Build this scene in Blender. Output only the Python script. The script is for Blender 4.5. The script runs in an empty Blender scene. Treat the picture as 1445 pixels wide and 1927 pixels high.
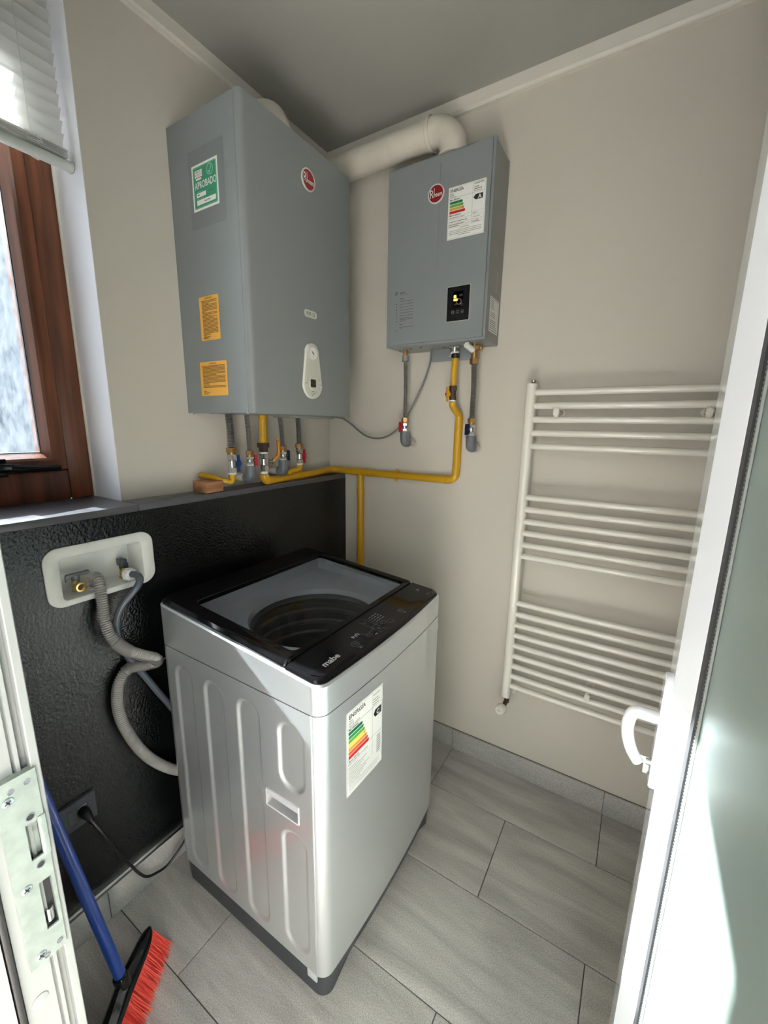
import bpy, bmesh, math, random
from mathutils import Vector, Matrix, Quaternion

# ------------------------------------------------------------------ camera, world, sun, exposure
S = bpy.context.scene
COL = S.collection
cam_data = bpy.data.cameras.new('camera')
cam = bpy.data.objects.new('camera', cam_data)
COL.objects.link(cam)
cam_data.sensor_fit = 'HORIZONTAL'
cam_data.sensor_width = 36.0
cam_data.lens = 19.417
cam_data.clip_start = 0.01
RX = Vector((0.84957634, 0.52725378, 0.01494973))
RY = Vector((0.12081094, -0.16691998, -0.97854097))
RZ = Vector((-0.51344401, 0.83315135, -0.20550929))
m3 = Matrix((RX, -RY, -RZ)).transposed()
cam.matrix_world = Matrix.Translation((0, 0, 1.5)) @ m3.to_4x4()
S.camera = cam

world = bpy.data.worlds.new('world')
S.world = world
world.use_nodes = True
wn = world.node_tree
wn.nodes.clear()
sky = wn.nodes.new('ShaderNodeTexSky')
sky.sky_type = 'NISHITA'
sky.sun_disc = False
sky.sun_elevation = math.radians(35)
sky.sun_rotation = math.radians(262)
sky.air_density = 1.0
sky.dust_density = 3.0
hz = wn.nodes.new('ShaderNodeMix')
hz.data_type = 'RGBA'
hz.inputs[0].default_value = 0.55
hz.inputs[7].default_value = (5.2, 5.3, 5.2, 1)
bg = wn.nodes.new('ShaderNodeBackground')
bg.inputs[1].default_value = 0.80
wo = wn.nodes.new('ShaderNodeOutputWorld')
wn.links.new(sky.outputs[0], hz.inputs[6])
wn.links.new(hz.outputs[2], bg.inputs[0])
wn.links.new(bg.outputs[0], wo.inputs[0])

SUN_DIR = Vector((1.0, 0.14, -0.72)).normalized()
sd = bpy.data.lights.new('sun', 'SUN')
sd.energy = 28.0
sd.angle = math.radians(0.7)
sd.color = (1.0, 0.97, 0.93)
sun = bpy.data.objects.new('sun', sd)
COL.objects.link(sun)
sun.rotation_euler = SUN_DIR.to_track_quat('-Z', 'Y').to_euler()

S.view_settings.view_transform = 'Standard'
S.view_settings.look = 'None'
S.view_settings.gamma = 1.0
S.view_settings.use_curve_mapping = False
S.view_settings.exposure = 2.43

# ------------------------------------------------------------------ room constants
XW = -1.332      # upper wall with the window
XL = -1.235      # face of the dark lower wall
YB = 1.636       # back wall
ZC = 2.645       # ceiling
ZS = 1.262       # ledge
DEPTH = {}
rnd = random.Random(5)


# ------------------------------------------------------------------ materials
def mat(name, col, rough=0.5, metal=0.0, coat=0.0, bump=None, var=None, spec=None, emit=None, coatrough=0.03):
    m = bpy.data.materials.new(name)
    m.use_nodes = True
    nt = m.node_tree
    b = nt.nodes['Principled BSDF']
    b.inputs['Base Color'].default_value = (*col, 1)
    b.inputs['Roughness'].default_value = rough
    b.inputs['Metallic'].default_value = metal
    if coat:
        b.inputs['Coat Weight'].default_value = coat
        b.inputs['Coat Roughness'].default_value = coatrough
    if spec is not None:
        b.inputs['Specular IOR Level'].default_value = spec
    if emit:
        b.inputs['Emission Color'].default_value = (*emit[0], 1)
        b.inputs['Emission Strength'].default_value = emit[1]
    tc = nt.nodes.new('ShaderNodeTexCoord')
    if var:            # (scale, amount, stretch xyz)
        mp = nt.nodes.new('ShaderNodeMapping')
        mp.inputs['Scale'].default_value = var[2] if len(var) > 2 else (1, 1, 1)
        nt.links.new(tc.outputs['Object'], mp.inputs[0])
        n = nt.nodes.new('ShaderNodeTexNoise')
        n.inputs['Scale'].default_value = var[0]
        n.inputs['Detail'].default_value = 6
        nt.links.new(mp.outputs[0], n.inputs['Vector'])
        mr = nt.nodes.new('ShaderNodeMapRange')
        mr.inputs[1].default_value = 0.3
        mr.inputs[2].default_value = 0.7
        mr.inputs[3].default_value = 1 - var[1]
        mr.inputs[4].default_value = 1 + var[1]
        nt.links.new(n.outputs[0], mr.inputs[0])
        hs = nt.nodes.new('ShaderNodeHueSaturation')
        hs.inputs['Color'].default_value = (*col, 1)
        nt.links.new(mr.outputs[0], hs.inputs['Value'])
        nt.links.new(hs.outputs[0], b.inputs['Base Color'])
    if bump:           # (scale, strength, distance, stretch)
        n = nt.nodes.new('ShaderNodeTexNoise')
        n.inputs['Scale'].default_value = bump[0]
        n.inputs['Detail'].default_value = 3
        mp = nt.nodes.new('ShaderNodeMapping')
        mp.inputs['Scale'].default_value = bump[3] if len(bump) > 3 else (1, 1, 1)
        nt.links.new(tc.outputs['Object'], mp.inputs[0])
        nt.links.new(mp.outputs[0], n.inputs['Vector'])
        bp = nt.nodes.new('ShaderNodeBump')
        bp.inputs['Strength'].default_value = bump[1]
        bp.inputs['Distance'].default_value = bump[2]
        nt.links.new(n.outputs[0], bp.inputs['Height'])
        nt.links.new(bp.outputs[0], b.inputs['Normal'])
    return m


M = {}
M['wall'] = mat('wall_paint', (0.60, 0.562, 0.492), 0.6, bump=(220, 0.25, 0.001))
M['reveal'] = mat('white_reveal_paint', (0.86, 0.86, 0.91), 0.5, bump=(200, 0.2, 0.001))
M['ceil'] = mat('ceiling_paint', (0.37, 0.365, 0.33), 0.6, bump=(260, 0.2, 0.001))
M['cornice'] = mat('cornice_paint', (0.70, 0.67, 0.60), 0.5)
M['dark'] = mat('dark_gloss_paint', (0.0035, 0.0045, 0.005), 0.17, bump=(150, 0.8, 0.0025))
M['sill'] = mat('dark_sill', (0.085, 0.085, 0.095), 0.28, bump=(30, 0.15, 0.002))
M['tile_gap'] = mat('grout', (0.10, 0.095, 0.085), 0.9)
M['white'] = mat('white_plastic', (0.78, 0.79, 0.80), 0.32)
M['pvc'] = mat('white_door_pvc', (0.76, 0.77, 0.80), 0.2, coat=0.7)
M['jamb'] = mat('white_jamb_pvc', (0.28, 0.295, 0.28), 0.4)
M['black'] = mat('black_rubber', (0.012, 0.012, 0.013), 0.5)
M['grey'] = mat('grey_enamel', (0.225, 0.245, 0.25), 0.36, var=(3, 0.03))
M['grey2'] = mat('grey_enamel_cover', (0.225, 0.24, 0.24), 0.36)
M['grey_side'] = mat('grey_metal_side', (0.26, 0.265, 0.25), 0.42)
M['silver'] = mat('silver_enamel', (0.78, 0.81, 0.83), 0.46, metal=0.85, coat=1.0, coatrough=0.01, var=(900, 0.03))
M['silver'].node_tree.nodes['Principled BSDF'].inputs['Coat IOR'].default_value = 2.0
M['baseg'] = mat('dark_grey_plastic', (0.040, 0.045, 0.053), 0.42)
M['bgloss'] = mat('black_gloss_plastic', (0.005, 0.005, 0.006), 0.08, spec=0.3)
M['deck'] = mat('pale_grey_plastic', (0.48, 0.49, 0.50), 0.4)
M['drum'] = mat('dark_steel_drum', (0.09, 0.09, 0.09), 0.35, metal=0.4)
M['wood'] = mat('stained_window_wood', (0.15, 0.050, 0.023), 0.34, bump=(60, 0.15, 0.0015, (1, 1, 0.1)), var=(45, 0.5, (1, 1, 0.06)))
M['block'] = mat('raw_wood', (0.36, 0.17, 0.075), 0.6, var=(40, 0.35, (1, 0.3, 2)))
M['rad'] = mat('cream_enamel', (0.78, 0.75, 0.67), 0.22, coat=0.3)
M['blind'] = mat('blind_slat_white', (0.62, 0.64, 0.60), 0.45)
M['yellow'] = mat('yellow_gas_paint', (0.62, 0.34, 0.012), 0.35, bump=(60, 0.2, 0.001))
M['brass'] = mat('brass', (0.42, 0.25, 0.10), 0.35, metal=0.85)
M['brightbrass'] = mat('bright_brass', (0.72, 0.50, 0.18), 0.25, metal=0.9)
M['darkbrass'] = mat('dark_union', (0.075, 0.045, 0.03), 0.5, metal=0.5)
M['chrome'] = mat('chrome', (0.62, 0.62, 0.60), 0.22, metal=0.95)
M['steelhose'] = mat('corrugated_steel', (0.42, 0.41, 0.40), 0.3, metal=0.9)
M['zinc'] = mat('zinc_steel', (0.29, 0.335, 0.30), 0.35, metal=0.3, var=(60, 0.12))
M['screw'] = mat('screw_steel', (0.5, 0.55, 0.6), 0.25, metal=0.9)
M['blue'] = mat('blue_plastic', (0.008, 0.04, 0.22), 0.35)
M['navy'] = mat('navy_plastic', (0.008, 0.012, 0.05), 0.35)
M['redp'] = mat('red_plastic', (0.50, 0.012, 0.03), 0.35)
M['orange'] = mat('orange_lever', (0.75, 0.27, 0.012), 0.4)
M['pvcgrey'] = mat('grey_pvc', (0.14, 0.155, 0.17), 0.42)
M['pipewhite'] = mat('pale_pipe', (0.55, 0.52, 0.46), 0.45)
M['flue'] = mat('flue_white', (0.62, 0.58, 0.50), 0.42, var=(14, 0.06))
M['tape'] = mat('white_tape', (0.8, 0.8, 0.76), 0.6)
M['cable'] = mat('grey_cable', (0.17, 0.18, 0.18), 0.45)
M['hose'] = mat('pale_corrugated_hose', (0.33, 0.318, 0.30), 0.5)
M['hosegroove'] = M['hose']
M['inlet'] = mat('slate_hose', (0.085, 0.10, 0.12), 0.25)
M['boxw'] = mat('recess_box_plastic', (0.66, 0.67, 0.64), 0.35, var=(12, 0.07))
M['anthr'] = mat('anthracite_plastic', (0.040, 0.046, 0.054), 0.35)
M['anthr2'] = mat('anthracite_module', (0.05, 0.055, 0.055), 0.25)
M['cordb'] = mat('black_cord', (0.008, 0.008, 0.009), 0.3)
M['bluepole'] = mat('blue_pole', (0.004, 0.034, 0.21), 0.32, coat=0.2)
M['bristle'] = mat('red_bristle', (0.85, 0.085, 0.06), 0.6)
M['paper'] = mat('label_paper', (0.80, 0.80, 0.76), 0.45)
M['ink'] = mat('label_ink', (0.02, 0.02, 0.02), 0.5)
M['inkgrey'] = mat('label_ink_grey', (0.16, 0.16, 0.16), 0.5)
M['lw'] = mat('print_white', (0.42, 0.42, 0.44), 0.4)
M['lightprint'] = mat('pale_print', (0.40, 0.40, 0.36), 0.5)
M['g1'] = mat('ink_deep_green', (0.0, 0.17, 0.07), 0.5)
M['g2'] = mat('ink_green', (0.01, 0.28, 0.09), 0.5)
M['g3'] = mat('ink_leaf_green', (0.16, 0.38, 0.05), 0.5)
M['y1'] = mat('ink_yellow', (0.85, 0.76, 0.05), 0.5)
M['o1'] = mat('ink_orange', (0.80, 0.34, 0.05), 0.5)
M['o2'] = mat('ink_vermilion', (0.72, 0.12, 0.03), 0.5)
M['r1'] = mat('ink_red', (0.62, 0.015, 0.02), 0.5)
M['och'] = mat('ink_ochre', (0.62, 0.40, 0.07), 0.5)
M['sticker_green'] = mat('sticker_green', (0.03, 0.27, 0.15), 0.4)
M['sticker_mint'] = mat('sticker_mint', (0.45, 0.72, 0.55), 0.4)
M['sticker_orange'] = mat('sticker_orange', (0.86, 0.45, 0.07), 0.5)
M['film'] = mat('clear_film_grey', (0.185, 0.20, 0.21), 0.28)
M['badge'] = mat('badge_red', (0.26, 0.008, 0.014), 0.25)
M['cream'] = mat('cream_plastic', (0.60, 0.60, 0.52), 0.35)
M['dialw'] = mat('dial_white', (0.80, 0.80, 0.78), 0.3)
M['lcd'] = mat('lcd_dark', (0.022, 0.024, 0.02), 0.2)
M['lcdgrey'] = mat('lcd_grey', (0.10, 0.105, 0.10), 0.25)
M['digits'] = mat('lit_digits', (0.8, 0.25, 0.02), 0.5, emit=((1.0, 0.33, 0.04), 2.2))
M['bluelight'] = mat('blue_mark', (0.05, 0.2, 0.5), 0.4)
M['seal'] = mat('sealant', (0.68, 0.66, 0.56), 0.5)
M['facade2'] = mat('blue_grey_facade', (0.05, 0.06, 0.07), 0.8, var=(1.5, 0.4))  # for the wall added to dim the view through the window
M['outside'] = mat('paving_outside', (0.42, 0.41, 0.39), 0.8)
M['facade'] = mat('facade_outside', (0.55, 0.53, 0.50), 0.8)  # for the unseen slab and wall added to cut doorway light


def tile_material(name, base, lighter):
    m = bpy.data.materials.new(name)
    m.use_nodes = True
    nt = m.node_tree
    b = nt.nodes['Principled BSDF']
    tc = nt.nodes.new('ShaderNodeTexCoord')
    oi = nt.nodes.new('ShaderNodeObjectInfo')
    add = nt.nodes.new('ShaderNodeVectorMath')
    add.operation = 'MULTIPLY_ADD'
    nt.links.new(oi.outputs['Location'], add.inputs[0])
    add.inputs[1].default_value = (7.3, 5.1, 3.0)
    nt.links.new(tc.outputs['Object'], add.inputs[2])
    mp = nt.nodes.new('ShaderNodeMapping')
    mp.inputs['Rotation'].default_value = (0, 0, math.radians(-14))
    mp.inputs['Scale'].default_value = (1.3, 8.0, 4)
    nt.links.new(add.outputs[0], mp.inputs[0])
    n = nt.nodes.new('ShaderNodeTexNoise')
    n.inputs['Scale'].default_value = 1.5
    n.inputs['Detail'].default_value = 9
    n.inputs['Roughness'].default_value = 0.62
    n.inputs['Distortion'].default_value = 0.5
    nt.links.new(mp.outputs[0], n.inputs['Vector'])
    cr = nt.nodes.new('ShaderNodeValToRGB')
    cr.color_ramp.elements[0].position = 0.36
    cr.color_ramp.elements[0].color = (*base, 1)
    cr.color_ramp.elements[1].position = 0.68
    cr.color_ramp.elements[1].color = (*lighter, 1)
    nt.links.new(n.outputs[0], cr.inputs[0])
    n2 = nt.nodes.new('ShaderNodeTexNoise')
    n2.inputs['Scale'].default_value = 330
    n2.inputs['Detail'].default_value = 2
    nt.links.new(tc.outputs['Object'], n2.inputs['Vector'])
    mr = nt.nodes.new('ShaderNodeMapRange')
    mr.inputs[1].default_value = 0.3
    mr.inputs[2].default_value = 0.7
    mr.inputs[3].default_value = 0.72
    mr.inputs[4].default_value = 1.28
    nt.links.new(n2.outputs[0], mr.inputs[0])
    mx = nt.nodes.new('ShaderNodeMix')
    mx.data_type = 'RGBA'
    mx.blend_type = 'MULTIPLY'
    mx.inputs[0].default_value = 1
    nt.links.new(cr.outputs[0], mx.inputs[6])
    nt.links.new(mr.outputs[0], mx.inputs[7])
    nt.links.new(mx.outputs[2], b.inputs['Base Color'])
    b.inputs['Roughness'].default_value = 0.48
    bp = nt.nodes.new('ShaderNodeBump')
    bp.inputs['Strength'].default_value = 0.2
    bp.inputs['Distance'].default_value = 0.001
    nt.links.new(n2.outputs[0], bp.inputs['Height'])
    nt.links.new(bp.outputs[0], b.inputs['Normal'])
    return m


M['tile'] = tile_material('stone_tile', (0.34, 0.325, 0.302), (0.56, 0.54, 0.505))
M['skirt'] = tile_material('stone_skirting', (0.33, 0.325, 0.31), (0.47, 0.46, 0.44))


def glass_window():
    m = bpy.data.materials.new('streaked_glass')
    m.use_nodes = True
    nt = m.node_tree
    nt.nodes.clear()
    out = nt.nodes.new('ShaderNodeOutputMaterial')
    tr = nt.nodes.new('ShaderNodeBsdfTransparent')
    tr.inputs[0].default_value = (0.64, 0.68, 0.70, 1)
    tl = nt.nodes.new('ShaderNodeBsdfTranslucent')
    tl.inputs[0].default_value = (0.06, 0.067, 0.075, 1)
    gl = nt.nodes.new('ShaderNodeBsdfGlossy')
    gl.inputs[1].default_value = 0.05
    tc = nt.nodes.new('ShaderNodeTexCoord')
    mp = nt.nodes.new('ShaderNodeMapping')
    mp.inputs['Scale'].default_value = (1, 1, 0.35)
    n = nt.nodes.new('ShaderNodeTexNoise')
    n.inputs['Scale'].default_value = 60
    n.inputs['Detail'].default_value = 8
    n.inputs['Roughness'].default_value = 0.7
    nt.links.new(tc.outputs['Object'], mp.inputs[0])
    nt.links.new(mp.outputs[0], n.inputs['Vector'])
    mr = nt.nodes.new('ShaderNodeMapRange')
    mr.inputs[1].default_value = 0.35
    mr.inputs[2].default_value = 0.65
    mr.inputs[3].default_value = 0.0
    mr.inputs[4].default_value = 0.35
    nt.links.new(n.outputs[0], mr.inputs[0])
    m1 = nt.nodes.new('ShaderNodeMixShader')
    nt.links.new(mr.outputs[0], m1.inputs[0])
    nt.links.new(tr.outputs[0], m1.inputs[1])
    nt.links.new(tl.outputs[0], m1.inputs[2])
    m2 = nt.nodes.new('ShaderNodeMixShader')
    m2.inputs[0].default_value = 0.06
    nt.links.new(m1.outputs[0], m2.inputs[1])
    nt.links.new(gl.outputs[0], m2.inputs[2])
    nt.links.new(m2.outputs[0], out.inputs[0])
    return m


def front_only(nt, fr, mix):
    """Fresnel reflection on the outward side of each pane surface only"""
    ge = nt.nodes.new('ShaderNodeNewGeometry')
    sb = nt.nodes.new('ShaderNodeMath')
    sb.operation = 'SUBTRACT'
    sb.inputs[0].default_value = 1.0
    nt.links.new(ge.outputs['Backfacing'], sb.inputs[1])
    mu = nt.nodes.new('ShaderNodeMath')
    mu.operation = 'MULTIPLY'
    nt.links.new(fr.outputs[0], mu.inputs[0])
    nt.links.new(sb.outputs[0], mu.inputs[1])
    nt.links.new(mu.outputs[0], mix.inputs[0])


def glass_frosted():
    m = bpy.data.materials.new('frosted_glass')
    m.use_nodes = True
    nt = m.node_tree
    nt.nodes.clear()
    out = nt.nodes.new('ShaderNodeOutputMaterial')
    tl = nt.nodes.new('ShaderNodeBsdfTranslucent')
    tl.inputs[0].default_value = (0.17, 0.21, 0.19, 1)
    df = nt.nodes.new('ShaderNodeBsdfDiffuse')
    df.inputs[0].default_value = (0.31, 0.38, 0.345, 1)
    gl = nt.nodes.new('ShaderNodeBsdfGlossy')
    gl.inputs[0].default_value = (0.9, 1, 0.97, 1)
    gl.inputs[1].default_value = 0.28
    m1 = nt.nodes.new('ShaderNodeMixShader')
    m1.inputs[0].default_value = 0.6
    nt.links.new(tl.outputs[0], m1.inputs[1])
    nt.links.new(df.outputs[0], m1.inputs[2])
    lw = nt.nodes.new('ShaderNodeFresnel')
    lw.inputs[0].default_value = 1.45
    m2 = nt.nodes.new('ShaderNodeMixShader')
    front_only(nt, lw, m2)
    nt.links.new(m1.outputs[0], m2.inputs[1])
    nt.links.new(gl.outputs[0], m2.inputs[2])
    nt.links.new(m2.outputs[0], out.inputs[0])
    return m


def glass_lid():
    m = bpy.data.materials.new('tinted_lid_glass')
    m.use_nodes = True
    nt = m.node_tree
    nt.nodes.clear()
    out = nt.nodes.new('ShaderNodeOutputMaterial')
    tr = nt.nodes.new('ShaderNodeBsdfTransparent')
    tr.inputs[0].default_value = (0.86, 0.88, 0.90, 1)
    gl = nt.nodes.new('ShaderNodeBsdfGlossy')
    gl.inputs[1].default_value = 0.02
    fr = nt.nodes.new('ShaderNodeFresnel')
    fr.inputs[0].default_value = 1.5
    m2 = nt.nodes.new('ShaderNodeMixShader')
    front_only(nt, fr, m2)
    nt.links.new(tr.outputs[0], m2.inputs[1])
    nt.links.new(gl.outputs[0], m2.inputs[2])
    nt.links.new(m2.outputs[0], out.inputs[0])
    return m


def blind_translucent():
    m = bpy.data.materials.new('translucent_slat')
    m.use_nodes = True
    nt = m.node_tree
    b = nt.nodes['Principled BSDF']
    b.inputs['Base Color'].default_value = (0.86, 0.86, 0.84, 1)
    b.inputs['Roughness'].default_value = 0.4
    tl = nt.nodes.new('ShaderNodeBsdfTranslucent')
    tl.inputs[0].default_value = (0.80, 0.79, 0.76, 1)
    m1 = nt.nodes.new('ShaderNodeMixShader')
    m1.inputs[0].default_value = 0.32
    out = nt.nodes['Material Output']
    nt.links.new(b.outputs[0], m1.inputs[1])
    nt.links.new(tl.outputs[0], m1.inputs[2])
    nt.links.new(m1.outputs[0], out.inputs[0])
    return m


M['wglass'] = glass_window()
M['frost'] = glass_frosted()
M['lidglass'] = glass_lid()
M['slat'] = blind_translucent()


# ------------------------------------------------------------------ mesh helpers
def V(*a):
    return Vector(a[0]) if len(a) == 1 else Vector(a)


def new():
    return bmesh.new()


def box(bm, x0, x1, y0, y1, z0, z1, bev=0.0, seg=2, rot=None, piv=None):
    r = bmesh.ops.create_cube(bm, size=1.0)
    vs = r['verts']
    c = V((x0 + x1) / 2, (y0 + y1) / 2, (z0 + z1) / 2)
    s = V(abs(x1 - x0), abs(y1 - y0), abs(z1 - z0))
    for v in vs:
        v.co = V(v.co.x * s.x, v.co.y * s.y, v.co.z * s.z) + c
    if bev > 0:
        es = list({e for v in vs for e in v.link_edges})
        rb = bmesh.ops.bevel(bm, geom=es, offset=min(bev, min(s) * 0.49), segments=seg, affect='EDGES', profile=0.5)
        vs = list({v for f in rb['faces'] for v in f.verts} | {v for v in vs if v.is_valid})
    if rot is not None:
        p = piv if piv is not None else c
        for v in vs:
            v.co = rot @ (v.co - p) + p
    return vs


def frame_of(d):
    d = d.normalized()
    a = V(0, 0, 1) if abs(d.z) < 0.9 else V(1, 0, 0)
    u = d.cross(a).normalized()
    return u, d.cross(u).normalized()


def rings(bm, pts, radii, seg=20, cap=True):
    """surface through circles of the given radii centred on pts"""
    pts = [V(p) for p in pts]
    prev = None
    u = None
    first = last = None
    for i, p in enumerate(pts):
        if i == 0:
            t = pts[1] - pts[0]
        elif i == len(pts) - 1:
            t = pts[-1] - pts[-2]
        else:
            t = pts[i + 1] - pts[i - 1]
        if t.length < 1e-9:
            t = pts[min(i + 2, len(pts) - 1)] - pts[max(i - 2, 0)]
        t.normalize()
        if u is None:
            u, w = frame_of(t)
        else:
            u = (u - t * u.dot(t)).normalized()
            w = t.cross(u).normalized()
        ring = [bm.verts.new(p + (u * math.cos(2 * math.pi * k / seg) + w * math.sin(2 * math.pi * k / seg)) * radii[i]) for k in range(seg)]
        if prev:
            for k in range(seg):
                bm.faces.new((prev[k], prev[(k + 1) % seg], ring[(k + 1) % seg], ring[k]))
        else:
            first = ring
        prev = ring
    last = prev
    if cap:
        bm.faces.new(list(reversed(first)))
        bm.faces.new(last)


def cyl(bm, a, b, r, r2=None, seg=24, bev=0.0):
    a, b = V(a), V(b)
    r2 = r if r2 is None else r2
    if bev > 0:
        d = (b - a).normalized()
        rings(bm, [a, a + d * 1e-5, a + d * bev, b - d * bev, b - d * 1e-5, b], [r - bev, r - bev, r, r2, r2 - bev, r2 - bev], seg)
    else:
        rings(bm, [a, b], [r, r2], seg)


def lathe(bm, a, axis, prof, seg=32, cap=True):
    """prof: list of (distance along axis, radius)"""
    a = V(a)
    axis = V(axis).normalized()
    u, w = frame_of(axis)
    prev = None
    first = None
    for t, r in prof:
        ring = [bm.verts.new(a + axis * t + (u * math.cos(2 * math.pi * k / seg) + w * math.sin(2 * math.pi * k / seg)) * max(r, 1e-5)) for k in range(seg)]
        if prev:
            for k in range(seg):
                bm.faces.new((prev[k], prev[(k + 1) % seg], ring[(k + 1) % seg], ring[k]))
        else:
            first = ring
        prev = ring
    if cap:
        bm.faces.new(list(reversed(first)))
        bm.faces.new(prev)


def smooth_path(pts, step=0.006):
    pts = [V(p) for p in pts]
    P = [pts[0] * 2 - pts[1]] + pts + [pts[-1] * 2 - pts[-2]]
    out = []
    for i in range(1, len(P) - 2):
        p0, p1, p2, p3 = P[i - 1], P[i], P[i + 1], P[i + 2]
        n = max(2, int((p2 - p1).length / step))
        for k in range(n):
            t = k / n
            out.append(0.5 * ((2 * p1) + (p2 - p0) * t + (2 * p0 - 5 * p1 + 4 * p2 - p3) * t * t + (3 * p1 - p0 - 3 * p2 + p3) * t ** 3))
    out.append(pts[-1])
    return out


def resample(path, step):
    L = [0]
    for a, b in zip(path, path[1:]):
        L.append(L[-1] + (b - a).length)
    n = max(2, int(L[-1] / step))
    out = []
    j = 0
    for k in range(n + 1):
        s = L[-1] * k / n
        while j < len(L) - 2 and L[j + 1] < s:
            j += 1
        d = L[j + 1] - L[j]
        out.append(path[j].lerp(path[j + 1], (s - L[j]) / d if d > 0 else 0))
    return out


def tube(bm, pts, r, seg=16, step=0.008, smooth=True):
    p = resample(smooth_path(pts) if smooth else [V(q) for q in pts], step)
    rings(bm, p, [r] * len(p), seg)


def corrugated(bm, pts, r, pitch=0.0045, depth=0.0022, seg=18):
    p = resample(smooth_path(pts), pitch / 4)
    prof = [0, depth * 0.75, depth, depth * 0.2]
    rings(bm, p, [r - prof[i % 4] for i in range(len(p))], seg)


def hexnut(bm, a, b, r):
    cyl(bm, a, b, r, seg=6)


def prism(bm, poly, o, u, v, n, t):
    """extrude polygon [(a,b)] in frame o,u,v along n by t"""
    o, u, v, n = V(o), V(u), V(v), V(n)
    lo = [bm.verts.new(o + u * a + v * b) for a, b in poly]
    hi = [bm.verts.new(o + u * a + v * b + n * t) for a, b in poly]
    k = len(poly)
    bm.faces.new(list(reversed(lo)))
    bm.faces.new(hi)
    for i in range(k):
        bm.faces.new((lo[i], lo[(i + 1) % k], hi[(i + 1) % k], hi[i]))


def rrect(w, h, r, n=6, cx=0, cy=0):
    out = []
    for sx, sy, a0 in ((1, 1, 0), (-1, 1, 90), (-1, -1, 180), (1, -1, 270)):
        for k in range(n + 1):
            a = math.radians(a0 + 90 * k / n)
            out.append((cx + sx * (w / 2 - r) + r * math.cos(a), cy + sy * (h / 2 - r) + r * math.sin(a)))
    return out


def obj(name, bm, material, parent=None, sharp=35, smooth=True, recalc=True):
    if recalc:
        bmesh.ops.recalc_face_normals(bm, faces=bm.faces)
    off = DEPTH.get(parent.name, V(0, 0, 0)) if parent else V(0, 0, 0)
    if off.length:
        bmesh.ops.translate(bm, verts=bm.verts, vec=-off)
    me = bpy.data.meshes.new(name)
    bm.to_mesh(me)
    bm.free()
    me.materials.append(M[material] if isinstance(material, str) else material)
    if smooth:
        me.shade_smooth()
        me.set_sharp_from_angle(angle=math.radians(sharp))
    o = bpy.data.objects.new(name, me)
    COL.objects.link(o)
    if parent:
        o.parent = parent
        DEPTH[o.name] = off
    return o


def thing(name, loc, label, cat, group=None):
    o = bpy.data.objects.new(name, None)
    COL.objects.link(o)
    o.location = loc
    o.empty_display_size = 0.05
    o['label'] = label
    o['category'] = cat
    if group:
        o['group'] = group
    DEPTH[o.name] = V(loc)
    return o


def tag(o, label, cat, group=None):
    o['label'] = label
    o['category'] = cat
    if group:
        o['group'] = group
    return o


def struct(o, label, cat='wall'):
    o['kind'] = 'structure'
    o['label'] = label
    o['category'] = cat
    return o


def text_bm(bm, s, size, o, u, v, n, align='LEFT', ext=0.00008, sx=1.0, bold=0.0):
    cu = bpy.data.curves.new('t', 'FONT')
    cu.body = s
    cu.size = size
    cu.align_x = align
    cu.offset = bold
    cu.resolution_u = 3
    ob = bpy.data.objects.new('t', cu)
    COL.objects.link(ob)
    dg = bpy.context.evaluated_depsgraph_get()
    me = bpy.data.meshes.new_from_object(ob.evaluated_get(dg))
    o, u, v, n = V(o), V(u), V(v), V(n)
    vs = [bm.verts.new(o + u * (p.co.x * sx) + v * p.co.y + n * ext) for p in me.vertices]
    for f in me.polygons:
        try:
            bm.faces.new([vs[i] for i in f.vertices])
        except ValueError:
            pass
    bpy.data.objects.remove(ob)
    bpy.data.meshes.remove(me)
    bpy.data.curves.remove(cu)


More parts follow.
